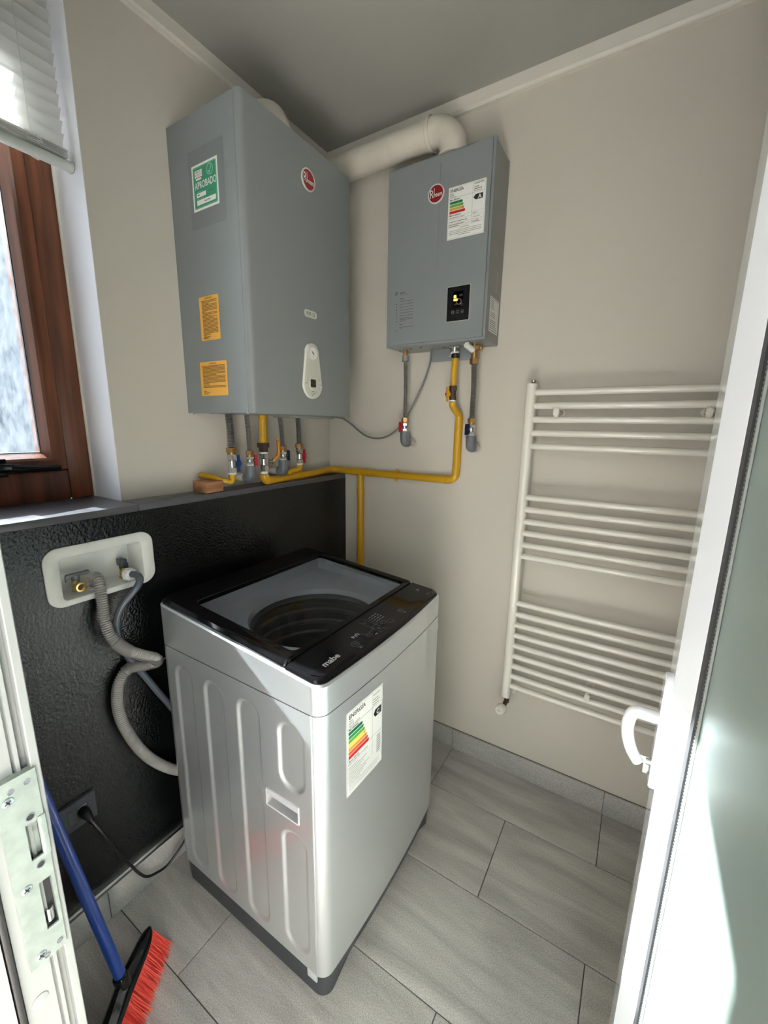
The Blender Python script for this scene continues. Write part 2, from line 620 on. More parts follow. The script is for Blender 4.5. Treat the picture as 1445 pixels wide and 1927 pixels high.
class Print:
    """flat printed matter on a plane: origin is the top left corner, u to the right, v upwards, n outwards (millimetres)"""

    def __init__(self, o, u, v, n):
        self.o, self.u, self.v, self.n = V(o), V(u).normalized(), V(v).normalized(), V(n).normalized()
        self.b = {}

    def bm(self, m):
        if m not in self.b:
            self.b[m] = new()
        return self.b[m]

    def P(self, x, y, l=1):
        return self.o + self.u * (x / 1000) - self.v * (y / 1000) + self.n * (0.0003 + 0.00022 * l)

    def poly(self, m, pts, l=1):
        bm = self.bm(m)
        bm.faces.new([bm.verts.new(self.P(x, y, l)) for x, y in pts])

    def rect(self, m, x0, y0, x1, y1, l=1):
        self.poly(m, [(x0, y0), (x0, y1), (x1, y1), (x1, y0)], l)

    def line(self, m, x0, y0, x1, y1, w=0.4, l=2):
        a, b = V(x0, y0, 0), V(x1, y1, 0)
        d = (b - a).normalized() * w / 2
        q = V(-d.y, d.x, 0)
        self.poly(m, [(a.x + q.x, a.y + q.y), (b.x + q.x, b.y + q.y), (b.x - q.x, b.y - q.y), (a.x - q.x, a.y - q.y)], l)

    def ring(self, m, cx, cy, r, w, l=2, seg=32, ry=None):
        bm = self.bm(m)
        ry = ry or r
        k = (r - w) / r
        A = [bm.verts.new(self.P(cx + r * math.cos(2 * math.pi * i / seg), cy + ry * math.sin(2 * math.pi * i / seg), l)) for i in range(seg)]
        B = [bm.verts.new(self.P(cx + k * r * math.cos(2 * math.pi * i / seg), cy + k * ry * math.sin(2 * math.pi * i / seg), l)) for i in range(seg)]
        for i in range(seg):
            bm.faces.new((A[i], A[(i + 1) % seg], B[(i + 1) % seg], B[i]))

    def rring(self, m, cx, cy, w, h, r, t=0.6, l=2):
        bm = self.bm(m)
        A = [bm.verts.new(self.P(a, b, l)) for a, b in rrect(w, h, r, 4, cx, cy)]
        B = [bm.verts.new(self.P(a, b, l)) for a, b in rrect(w - 2 * t, h - 2 * t, max(r - t, 0.2), 4, cx, cy)]
        k = len(A)
        for i in range(k):
            bm.faces.new((A[i], A[(i + 1) % k], B[(i + 1) % k], B[i]))

    def text(self, m, s, x, y, size, align='LEFT', sx=1.0, l=2, bold=0.0):
        text_bm(self.bm(m), s, size / 1000, self.P(x, y, l), self.u, self.v, self.n, align, 0, sx, bold / 1000)

    def dashes(self, m, x0, x1, y, h=0.7, l=2, seed=0):
        """a line of print too small to read"""
        r = random.Random(seed)
        x = x0
        while x < x1 - 1:
            w = r.uniform(2, 6)
            self.rect(m, x, y - h / 2, min(x + w, x1), y + h / 2, l)
            x += w + r.uniform(0.5, 1.0)

    def build(self, parent, names=None):
        out = []
        for m, bm in self.b.items():
            q = obj((names or {}).get(m, 'printed_lettering'), bm, m, parent, smooth=False, recalc=False)
            q['kind'] = 'stuff'
            out.append(q)
        return out


# ------------------------------------------------------------------ the room shell
def shell():
    bm = new()
    box(bm, -1.6, 0.75, -0.14, 1.70, -0.06, -0.0035)
    fl = struct(obj('floor', bm, 'tile_gap'), 'grey stone-look tiled floor with thin joints', 'floor')
    ys = [0.121, 0.439, 0.757, 1.075, 1.393, 1.711]
    tile_mesh = None
    for r in range(5):
        y0, y1 = ys[r], ys[r + 1]
        off = 0.036 if r in (0, 2, 4) else -0.282
        for k in range(-3, 3):
            x0 = off + 0.637 * k
            x1 = x0 + 0.637
            a, b = max(x0, XL + 0.002), min(x1, 0.6)
            c, d = max(y0, 0.0), min(y1, YB)
            if b - a < 0.02:
                continue
            bm = new()
            cx, cy = (a + b) / 2, (c + d) / 2
            box(bm, a + 0.0013 - cx, b - 0.0013 - cx, c + 0.0013 - cy, d - 0.0013 - cy, -0.0095, 0, bev=0.0008, seg=1)
            t = obj('tile', bm, 'tile', None)
            t.parent = fl
            t.location = (cx, cy, 0)
    bm = new()
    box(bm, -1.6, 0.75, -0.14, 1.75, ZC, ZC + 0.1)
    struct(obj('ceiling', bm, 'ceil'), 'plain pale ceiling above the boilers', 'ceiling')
    bm = new()
    box(bm, -1.6, 0.75, YB, YB + 0.12, -0.06, ZC + 0.05)
    struct(obj('wall_back', bm, 'wall'), 'beige wall carrying the towel radiator and the smaller heater')
    # wall with the window: opening y 0.06..0.635, z 1.262..2.56
    bm = new()
    box(bm, -1.56, XW, 0.635, YB, ZS - 0.03, ZC)
    box(bm, -1.56, XW, -0.13, 0.06, ZS - 0.03, ZC)
    box(bm, -1.56, XW, 0.06, 0.635, 2.56, ZC)
    wl = struct(obj('wall_left', bm, 'wall'), 'beige wall with the window recess, carrying the tall grey boiler')
    bm = new()
    box(bm, -1.489, XW + 0.0005, 0.6345, 0.636, ZS, 2.56)
    rv = obj('reveal', bm, 'reveal', wl)
    rv['label'] = 'white side of the window recess'
    bm = new()   # dark lower part, with the hole of the recessed box y .418...629, z 1.036...1.154
    hy0, hy1, hz0, hz1 = 0.416, 0.631, 1.034, 1.156
    box(bm, -1.56, XL, -0.13, hy0, -0.06, ZS - 0.02)
    box(bm, -1.56, XL, hy1, YB, -0.06, ZS - 0.02)
    box(bm, -1.56, XL, hy0, hy1, -0.06, hz0)
    box(bm, -1.56, XL, hy0, hy1, hz1, ZS - 0.02)
    box(bm, -1.56, -1.33, hy0, hy1, hz0, hz1)
    wlow = struct(obj('wall_left_lower', bm, 'dark'), 'glossy black painted lower half of the window wall')
    bm = new()
    box(bm, -1.5, XL, 0.06, 0.634, ZS - 0.02, ZS, bev=0.002)
    box(bm, XW + 0.0005, XL, 0.636, YB, ZS - 0.02, ZS, bev=0.002)
    box(bm, XW + 0.0005, XL, -0.13, 0.058, ZS - 0.02, ZS, bev=0.002)
    w = obj('ledge', bm, 'sill', wlow)
    w['label'] = 'dark window sill running on as a narrow ledge'
    # wall beside the camera with the doorway
    bm = new()
    box(bm, -1.56, -0.60, -0.13, 0.02, -0.06, ZC)
    box(bm, 0.16, 0.75, -0.13, 0.02, -0.06, ZC)
    box(bm, -0.60, 0.16, -0.13, 0.02, 2.42, ZC)
    struct(obj('wall_front', bm, 'wall'), 'beige wall around the doorway')
    bm = new()
    box(bm, 0.6, 0.75, -0.13, YB + 0.1, -0.06, ZC)
    struct(obj('wall_right', bm, 'wall'), 'beige wall behind the open door')
    # cornices
    prof = [(0, 0), (0.014, 0.0), (0.014, 0.004), (0.020, 0.010), (0.020, 0.047), (0, 0.047)]
    bm = new()
    prism(bm, prof, (XW, 0.0, 2.598), (1, 0, 0), (0, 0, 1), (0, 1, 0), YB - 0.021)
    struct(obj('trim_1', bm, 'cornice', sharp=20), 'flat pale cornice strip along the top of the window wall', 'trim')
    bm = new()
    prism(bm, prof, (XW, YB, 2.598), (0, -1, 0), (0, 0, 1), (1, 0, 0), 1.93)
    struct(obj('trim_2', bm, 'cornice', sharp=20), 'flat pale cornice strip along the top of the radiator wall', 'trim')
    # skirting
    bm = new()
    box(bm, XL, 0.6, YB - 0.004, YB, 0, 0.102)
    bb = struct(obj('baseboard_back', bm, 'tile_gap'), 'grey stone skirting under the towel radiator', 'baseboard')
    xs = [-1.215, -0.604, 0.034, 0.6]
    for a, b in zip(xs, xs[1:]):
        bm = new()
        cx = (a + b) / 2
        box(bm, a + 0.001 - cx, b - 0.001 - cx, -0.005, 0.004, -0.05, 0.05, bev=0.0012)
        t = obj('tile', bm, 'skirt', None)
        t.parent = bb
        t.location = (cx, YB - 0.006, 0.0515)
    bm = new()
    box(bm, XL, XL + 0.006, 0.02, YB - 0.012, 0, 0.108)
    bl = struct(obj('baseboard_left', bm, 'tile_gap'), 'pale grey stone skirting below the dark wall', 'baseboard')
    ysb = [0.02, 0.412, 1.05, 1.62]
    for a, b in zip(ysb, ysb[1:]):
        bm = new()
        cy = (a + b) / 2
        box(bm, -0.006, 0.012, a + 0.001 - cy, b - 0.001 - cy, -0.052, 0.052, bev=0.001)
        t = obj('tile', bm, 'skirt', None)
        t.parent = bl
        t.location = (XL + 0.008, cy, 0.0535)
    bm = new()
    box(bm, XL, XL + 0.021, 0.02, YB - 0.012, 0.106, 0.1085)
    box(bm, XL, XL + 0.010, 0.02, YB - 0.012, 0.1085, 0.1135)
    e = obj('metal_edge', bm, 'chrome', bl)
    e['label'] = 'thin shiny metal edge along the top of the skirting'
    bm = new()
    box(bm, -2.6, 2.0, -2.4, -0.13, 2.72, 2.85)  # unseen slab, added to keep sky and sun off the doorway
    struct(obj('roof', bm, 'facade'), 'roof over the passage outside the doorway', 'roof')
    bm = new()
    box(bm, -6.3, -6.0, -7, 8, -0.1, 4.15)  # added wall that hides the low sky so the pane looks dimmer
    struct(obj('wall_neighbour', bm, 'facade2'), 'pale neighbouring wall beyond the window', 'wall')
    # outdoors: paving, and an unseen wall added to cut light at the doorway
    bm = new()
    box(bm, -9, 9, -2.6, -2.4, -0.1, 3.2)
    struct(obj('wall_outside', bm, 'facade'), 'pale facade across the passage outside the doorway')
    bm = new()
    box(bm, -9, 9, -9, -0.15, -0.14, -0.03)
    struct(obj('ground', bm, 'outside'), 'pale paving outside the doorway', 'ground')


# ------------------------------------------------------------------ window and blind
def window():
    bm = new()
    X1, X0 = -1.49, -1.55

    def member(bm, y0, y1, z0, z1, x0, x1, bev=0.004):
        box(bm, x0, x1, y0, y1, z0, z1, bev=bev, seg=2)
    # outer frame
    Z0, Z1, Y0, Y1 = ZS, 2.55, 0.062, 0.633
    w = 0.064
    hz = 0.089
    bmv = new()
    member(bmv, Y1 - w, Y1, Z0, Z1, X0, X1)
    member(bmv, Y0, Y0 + w - 0.03, Z0, Z1, X0, X1)
    member(bmv, Y0 + w - 0.03, Y1 - w, Z0, Z0 + hz, X0, X1)
    member(bmv, Y0 + w - 0.03, Y1 - w, Z1 - w, Z1, X0, X1)
    fr = struct(obj('window_1', bmv, 'wood'), 'brown stained wooden window frame over the dark sill', 'window')
    # sash: four members with a sloping bead, profile extruded
    sy0, sy1, sz0, sz1 = Y0 + w - 0.03 + 0.004, Y1 - w - 0.0045, Z0 + hz + 0.004, Z1 - w - 0.004
    sash = new()
    prof = [(0, X0), (0, X1 + 0.012), (0.003, X1 + 0.015), (0.030, X1 + 0.015), (0.036, X1 + 0.010), (0.050, X1 - 0.018), (0.050, X0)]
    rg = []
    for d, x in prof:
        rg.append([sash.verts.new((x, y, z)) for y, z in ((sy0 + d * 0.7, sz0 + d), (sy1 - d, sz0 + d), (sy1 - d, sz1 - d), (sy0 + d * 0.7, sz1 - d))])
    for a, b in zip(rg, rg[1:]):
        for k in range(4):
            sash.faces.new((a[k], a[(k + 1) % 4], b[(k + 1) % 4], b[k]))
    so = obj('sash', sash, 'wood', fr, sharp=15)
    gy0, gy1, gz0, gz1 = sy0 + 0.035, sy1 - 0.050, sz0 + 0.050, sz1 - 0.050
    bm = new()
    box(bm, X1 - 0.032, X1 - 0.028, gy0 - 0.004, gy1 + 0.004, gz0 - 0.004, gz1 + 0.004)
    g = obj('pane', bm, 'wglass', so)
    g['label'] = 'bright streaked window pane'
    bm = new()
    for a in ((gy0 - 0.0, gy0 + 0.002, gz0, gz1), (gy1 - 0.002, gy1, gz0, gz1), (gy0, gy1, gz0, gz0 + 0.002), (gy0, gy1, gz1 - 0.002, gz1)):
        box(bm, X1 - 0.027, X1 - 0.0185, *a)
    obj('pane_seal', bm, 'black', so)
    bm = new()
    for a in ((sy0 - 0.006, sy0 + 0.003, sz0, sz1), (sy1 - 0.003, sy1 + 0.006, sz0, sz1), (sy0, sy1, sz0 - 0.006, sz0 + 0.003), (sy0, sy1, sz1 - 0.003, sz1 + 0.006)):
        box(bm, X0 + 0.005, X1 - 0.012, *a)
    obj('frame_seal', bm, 'black', fr)  # black strips set in the open sash gap stand for its shade
    # handle
    bm = new()
    box(bm, X1 + 0.015, X1 + 0.024, 0.385, 0.42, 1.345, 1.395, bev=0.003)
    cyl(bm, (X1 + 0.02, 0.402, 1.372), (X1 + 0.045, 0.402, 1.372), 0.010)
    tubep = [(X1 + 0.046, 0.390, 1.374), (X1 + 0.050, 0.42, 1.371), (X1 + 0.046, 0.47, 1.366), (X1 + 0.042, 0.535, 1.363)]
    p = resample(smooth_path(tubep), 0.01)
    for i in range(len(p) - 1):
        pass
    prev = None
    for i, q in enumerate(p):
        h = 0.011 - 0.0035 * i / len(p)
        ring = [bm.verts.new(q + V(dx * 0.007, 0, dz * h)) for dx, dz in ((-1, -1), (-.4, -1.15), (.5, -1.05), (1, -.4), (1, .5), (.4, 1), (-.4, 1.05), (-1, .8))]
        if prev:
            for k in range(8):
                bm.faces.new((prev[k], prev[(k + 1) % 8], ring[(k + 1) % 8], ring[k]))
        else:
            bm.faces.new(ring)
        prev = ring
    bm.faces.new(prev)
    h = obj('window_handle', bm, 'bgloss', so)
    h['label'] = 'black lever handle'
    bm = new()
    box(bm, X1 - 0.001, X1 + 0.004, Y1 - 0.003, 0.6343, Z0, 2.55, bev=0.001)
    rings(bm, [(X1 + 0.002, 0.6345, Z0), (X1 + 0.002, 0.6345, 2.55)], [0.005, 0.005], 10)
    o = obj('sealant_bead', bm, 'seal', fr)
    o['label'] = 'cream sealant line where frame meets the white reveal'


def blind():
    t = thing('venetian_blind', (-1.38, 0.35, 2.15), 'white horizontal slat blind half raised in the window recess', 'blind')
    y0, y1 = 0.085, 0.630
    x = -1.385
    # slats
    slat0 = None
    zs = [2.213 + 0.0288 * k for k in range(11)]
    W = 0.0155
    for i, z in enumerate(zs):
        if slat0 is None:
            bm = new()
            n = 8
            A = []
            for k in range(n + 1):
                s = -1 + 2 * k / n
                a = math.radians(55)
                dx = W * s * math.cos(a)
                dz = W * s * math.sin(a)
                cv = 0.0016 * (1 - s * s)
                A.append((bm.verts.new((dx - cv * math.sin(a), y0 - 0.35, dz + cv * math.cos(a))), bm.verts.new((dx - cv * math.sin(a), y1 - 0.008 - 0.35, dz + cv * math.cos(a)))))
            for a_, b_ in zip(A, A[1:]):
                bm.faces.new((a_[0], b_[0], b_[1], a_[1]))
            bmesh.ops.solidify(bm, geom=bm.faces[:], thickness=0.0004)
            slat0 = obj('slat', bm, 'slat', None)
            s = slat0
        else:
            s = slat0.copy()
            COL.objects.link(s)
        s.parent = t
        s.location = (x + 1.38, 0, z - 2.15)
    # gathered slats on the bottom rail
    flat0 = None
    for k in range(5):
        if flat0 is None:
            bm = new()
            box(bm, -0.0135, 0.0135, y0 - 0.35, y1 - 0.006 - 0.35, -0.0006, 0.0006)
            flat0 = obj('slat', bm, 'slat', None)
            f = flat0
        else:
            f = flat0.copy()
            COL.objects.link(f)
        f.parent = t
        f.location = (x + 1.38 + 0.001 * (k % 2), 0, 2.1735 + 0.0042 * k - 2.15)
    bm = new()
    poly = []
    for k in range(20):
        a = 2 * math.pi * k / 20
        poly.append((0.0155 * math.cos(a), 0.0125 * math.sin(a)))
    prism(bm, poly, (x, y0, 2.158), (1, 0, 0), (0, 0, 1), (0, 1, 0), y1 - y0)
    obj('bottom_rail', bm, 'blind', t)
    bm = new()
    prism(bm, [(a * 1.12, b * 1.12) for a, b in poly], (x, y1, 2.158), (1, 0, 0), (0, 0, 1), (0, 1, 0), 0.003)
    obj('rail_end_cap', bm, 'blind', t)
    bm = new()
    box(bm, x - 0.02, x + 0.02, y0, y1, 2.533, 2.558, bev=0.002)
    obj('head_rail', bm, 'blind', t)
    for yc in (0.543, 0.19):
        bm = new()
        for dx in (-0.017, 0.017):
            rings(bm, [(x + dx, yc, 2.17), (x + dx, yc, 2.53)], [0.0007, 0.0007], 6)
        if yc > 0.5:
            r = random.Random(3)
            pts = []
            for k in range(14):
                pts.append((x + 0.020 + r.uniform(-0.001, 0.004), yc + 0.004 + r.uniform(-0.018, 0.02), 2.180 + r.uniform(-0.012, 0.012)))
            tube(bm, pts, 0.0008, 6, 0.003)
            tube(bm, [(x + 0.01, yc - 0.02, 2.147), (x + 0.012, yc, 2.138), (x + 0.012, yc + 0.014, 2.136), (x + 0.01, yc + 0.004, 2.145)], 0.0008, 6, 0.003)
        c = obj('ladder_cord', bm, 'tape', t)


# ------------------------------------------------------------------ door leaf and door frame
def door():
    xf = 0.085
    leaf = thing('door_1', (0.11, 0.80, 0), 'white door leaf standing open with a frosted glass pane', 'door')
    leaf['kind'] = 'structure'
    y0, y1, z0, z1 = 0.10, 0.805, 0.03, 2.36
    # profile round the glass: d from the outer edge
    prof = [(0, xf + 0.062), (0, xf + 0.0015), (0.0015, xf), (0.070, xf), (0.073, xf + 0.002), (0.100, xf + 0.024), (0.101, xf + 0.030)]
    bm = new()
    rg = []
    for d, x in prof:
        rg.append([bm.verts.new((x, y, z)) for y, z in ((y0 + d, z0 + d), (y1 - d, z0 + d), (y1 - d, z1 - d), (y0 + d, z1 - d))])
    back = [(0.101, xf + 0.034), (0.073, xf + 0.060), (0.0, xf + 0.062)]
    for d, x in back:
        rg.append([bm.verts.new((x, y, z)) for y, z in ((y0 + d, z0 + d), (y1 - d, z0 + d), (y1 - d, z1 - d), (y0 + d, z1 - d))])
    for a, b in zip(rg, rg[1:]):
        for k in range(4):
            bm.faces.new((a[k], a[(k + 1) % 4], b[(k + 1) % 4], b[k]))
    bmesh.ops.remove_doubles(bm, verts=bm.verts, dist=1e-6)
    obj('leaf_frame', bm, 'pvc', leaf, sharp=20)

    def rim(bm, d0, d1, xa, xb):
        for a in ((y0 + d0, y0 + d1, z0 + d0, z1 - d0), (y1 - d1, y1 - d0, z0 + d0, z1 - d0), (y0 + d1, y1 - d1, z0 + d0, z0 + d1), (y0 + d1, y1 - d1, z1 - d1, z1 - d0)):
            box(bm, xa, xb, *a)
    bm = new()
    rim(bm, 0.099, 0.126, xf + 0.0245, xf + 0.0305)
    obj('gasket', bm, 'black', leaf)
    bm = new()
    rim(bm, 0.126, 0.136, xf + 0.0275, xf + 0.0305)
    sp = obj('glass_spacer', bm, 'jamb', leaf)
    sp['label'] = 'pale perforated spacer strip at the glass edge'
    bm = new()
    k = 0
    z = z0 + 0.13
    while z < z1 - 0.13:
        box(bm, xf + 0.0268, xf + 0.0274, y1 - 0.132, y1 - 0.130, z, z + 0.002)
        z += 0.006
    hz = obj('spacer_hole', bm, 'black', leaf, smooth=False)
    hz['kind'] = 'stuff'
    bm = new()
    box(bm, xf + 0.031, xf + 0.0335, y0 + 0.098, y1 - 0.098, z0 + 0.098, z1 - 0.098)
    g = obj('pane', bm, 'frost', leaf)
    g['label'] = 'greenish frosted glass pane'
    # handle set
    hs_bm = new()
    yc = 0.757
    prism(hs_bm, rrect(0.030, 0.215, 0.013, 6), (xf - 0.010, yc, 1.007), (0, 1, 0), (0, 0, 1), (1, 0, 0), 0.010)
    bmesh.ops.bevel(hs_bm, geom=[e for e in hs_bm.edges if all(abs(v.co.x - (xf - 0.010)) < 1e-5 for v in e.verts)], offset=0.002, segments=2, affect='EDGES')
    pl = obj('handle_plate', hs_bm, 'pvc', leaf, sharp=40)
    bm = new()
    zn = 1.030
    cyl(bm, (xf - 0.009, yc, zn), (xf - 0.040, yc, zn), 0.0105, seg=28)
    path = [(xf - 0.034, yc, zn), (xf - 0.044, yc, zn - 0.002), (xf - 0.049, yc, zn - 0.016), (xf - 0.050, yc, zn - 0.036), (xf - 0.046, yc, zn - 0.058), (xf - 0.038, yc, zn - 0.078), (xf - 0.028, yc, zn - 0.092)]
    p = resample(smooth_path(path), 0.004)
    rings(bm, p, [0.0098] * len(p), 18)
    obj('lever_handle', bm, 'pvc', leaf)
    bm = new()
    cyl(bm, (xf - 0.010, yc, 0.945), (xf - 0.018, yc, 0.945), 0.006)
    box(bm, xf - 0.032, xf - 0.012, yc - 0.001, yc + 0.001, 0.938, 0.952, bev=0.0008)
    rings(bm, [V(xf - 0.03, yc, 0.945) + V(math.cos(a) * 0.006 - 0.003, 0, math.sin(a) * 0.009) for a in [2 * math.pi * i / 16 for i in range(17)]], [0.0012] * 17, 8, cap=False)
    box(bm, xf - 0.020, xf - 0.0105, yc - 0.0012, yc + 0.0012, 0.920, 0.938, bev=0.0008)
    kk = obj('key', bm, 'chrome', leaf)
    kk['label'] = 'small steel key in the lock'


def door_frame():
    xj = -0.53
    fr = thing('door_2', (xj, 0.08, 0), 'off-white door jamb with steel strike plate beside the dark wall', 'door')
    fr['kind'] = 'structure'
    # plan profile (y, x) of the jamb facing +x
    prof = [(0.020, xj - 0.07), (0.020, xj - 0.002), (0.077, xj - 0.002), (0.0775, xj - 0.012), (0.0855, xj - 0.012), (0.086, xj - 0.006),
            (0.114, xj - 0.006), (0.1145, xj - 0.010), (0.1165, xj - 0.010), (0.117, xj - 0.004), (0.1205, xj - 0.004), (0.121, xj - 0.012),
            (0.1275, xj - 0.012), (0.128, xj - 0.001), (0.129, xj), (0.1355, xj), (0.1365, xj - 0.001), (0.1365, xj - 0.07)]
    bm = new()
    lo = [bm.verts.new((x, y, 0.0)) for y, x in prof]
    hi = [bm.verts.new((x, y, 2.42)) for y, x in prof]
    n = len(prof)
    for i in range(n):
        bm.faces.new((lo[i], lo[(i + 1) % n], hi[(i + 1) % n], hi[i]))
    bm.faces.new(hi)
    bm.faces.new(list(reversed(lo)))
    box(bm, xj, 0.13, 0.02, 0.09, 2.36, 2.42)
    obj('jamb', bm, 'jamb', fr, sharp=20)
    bm = new()
    box(bm, xj - 0.012, xj - 0.001, 0.0785, 0.0845, 0.0, 2.36, bev=0.001)
    obj('gasket', bm, 'black', fr)
    # strike plate
    xp = xj + 0.003
    s = new()
    z0, z1, ya, yb = 0.874, 1.124, 0.0975, 0.1305
    # plate assembled from strips so that the two slots are real openings
    s1 = (0.1135, 0.1245, 1.0145, 1.0615)   # latch slot y0 y1 z0 z1
    s2 = (0.1155, 0.1270, 0.913, 0.981)     # bolt slot
    zs = [z0, s2[2], s2[3], s1[2], s1[3], z1]

    def pl(y0_, y1_, a, b):
        box(s, xp - 0.002, xp, y0_, y1_, a, b)
    pl(ya, yb, z0, s2[2])
    pl(ya, s2[0], s2[2], s2[3])
    pl(s2[1], yb, s2[2], s2[3])
    pl(ya, yb, s2[3], s1[2])
    pl(ya, s1[0], s1[2], s1[3])
    pl(s1[1], yb, s1[2], s1[3])
    pl(ya, yb, s1[3], z1)
    box(s, xj - 0.006, xp, ya - 0.0025, ya, z0, z1)      # folded side
    box(s, xj - 0.006, xp, ya, yb, z1, z1 + 0.0015)
    plate = obj('strike_plate', s, 'zinc', fr)
    plate['label'] = 'long pale steel strike plate with two slots and cross-head screws'
    bm = new()
    box(bm, xj - 0.018, xj - 0.0055, s1[0] - 0.001, s1[1] + 0.001, s1[2] - 0.001, s1[3] + 0.001)
    box(bm, xp - 0.0005, xp + 0.0012, s1[1] + 0.0005, yb + 0.001, s1[2] - 0.003, s1[3] + 0.003, bev=0.0005)
    obj('latch_keep', bm, 'zinc', plate)
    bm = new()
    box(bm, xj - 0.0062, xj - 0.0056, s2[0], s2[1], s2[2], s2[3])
    obj('slot_back', bm, 'black', plate)  # black sheet painted in for the shadow inside the bolt slot
    bm = new()
    cyl(bm, (xj - 0.004, 0.121, 0.918), (xj - 0.004, 0.121, 0.935), 0.0045)
    obj('bolt_cam', bm, 'chrome', plate)
    for (yy, zz, r) in ((0.104, 1.102, 0.0048), (0.1050, 0.984, 0.0048), (0.1060, 0.886, 0.0048)):
        bm = new()
        lathe(bm, (xp, yy, zz), (1, 0, 0), [(0.0, r), (0.0008, r), (0.0011, r * 0.8), (0.0011, 0)], 24)
        sc = obj('screw', bm, 'screw', plate)
        bm = new()
        q = Quaternion((1, 0, 0), 0.5)
        for a, b in ((0.003, 0.0007), (0.0007, 0.003)):
            vs = box(bm, xp + 0.0009, xp + 0.0013, yy - a, yy + a, zz - b, zz + b)
            for v in vs:
                c = V(xp, yy, zz)
                v.co = q @ (v.co - c) + c
        # cross recess, kept in the same part level as the screws
        obj('screw_cross', bm, 'black', plate)
    for (yy, zz, r, k) in ((0.119, 1.070, 0.0034, 'black'), (0.1205, 1.004, 0.0034, 'black'), (0.1075, 1.112, 0.0024, 'inkgrey'), (0.122, 1.1135, 0.0024, 'inkgrey'), (0.111, 0.880, 0.0024, 'inkgrey'), (0.124, 0.886, 0.0024, 'inkgrey')):
        bm = new()
        lathe(bm, (xp, yy, zz), (1, 0, 0), [(0.0, r * 1.35), (0.0006, r * 1.3), (0.0006, r)], 20, cap=False)
        obj('hole_rim', bm, 'screw', plate)
        bm = new()
        lathe(bm, (xp, yy, zz), (1, 0, 0), [(0.0, r), (0.0003, r)], 20)
        obj('hole', bm, k, plate)
    bm = new()
    lathe(bm, (xj - 0.0065, 0.099, 0.817), (1, 0, 0), [(0, 0.0085), (0.0012, 0.0082), (0.0015, 0.007), (0.0015, 0)], 28)
    c = obj('screw_cover_cap', bm, 'jamb', fr)


# ------------------------------------------------------------------ washing machine
WX0, WX1, WY0, WY1 = -1.147, -0.532, 0.608, 1.250


def washer_outline(inset=0.0, bow=0.014, r=0.03, n=8):
    """plan outline counter clockwise, starting at the rear of the side nearest the camera"""
    x0, x1, y0, y1 = WX0 + inset, WX1 - inset, WY0 + inset, WY1 - inset
    pts = []
    for cx, cy, a0 in ((x0 + r, y0 + r, 180), (x1 - r, y0 + r, 270), (x1 - r, y1 - r, 0), (x0 + r, y1 - r, 90)):
        for k in range(n + 1):
            a = math.radians(a0 + 90 * k / n)
            pts.append([cx + r * math.cos(a), cy + r * math.sin(a)])
        if cx > -0.7 and cy < 0.9:
            for k in range(1, 16):
                pts.append([x1, (y0 + r) + (y1 - y0 - 2 * r) * k / 16])
    ym, hw = (y0 + y1) / 2, (y1 - y0) / 2
    for p in pts:
        if p[0] > -0.60:
            s = max(0, 1 - ((p[1] - ym) / hw) ** 2)
            p[0] += bow * s
    return pts


def ztop(x):
    return 0.936 + (WX1 - x) * (0.052 / 0.615)


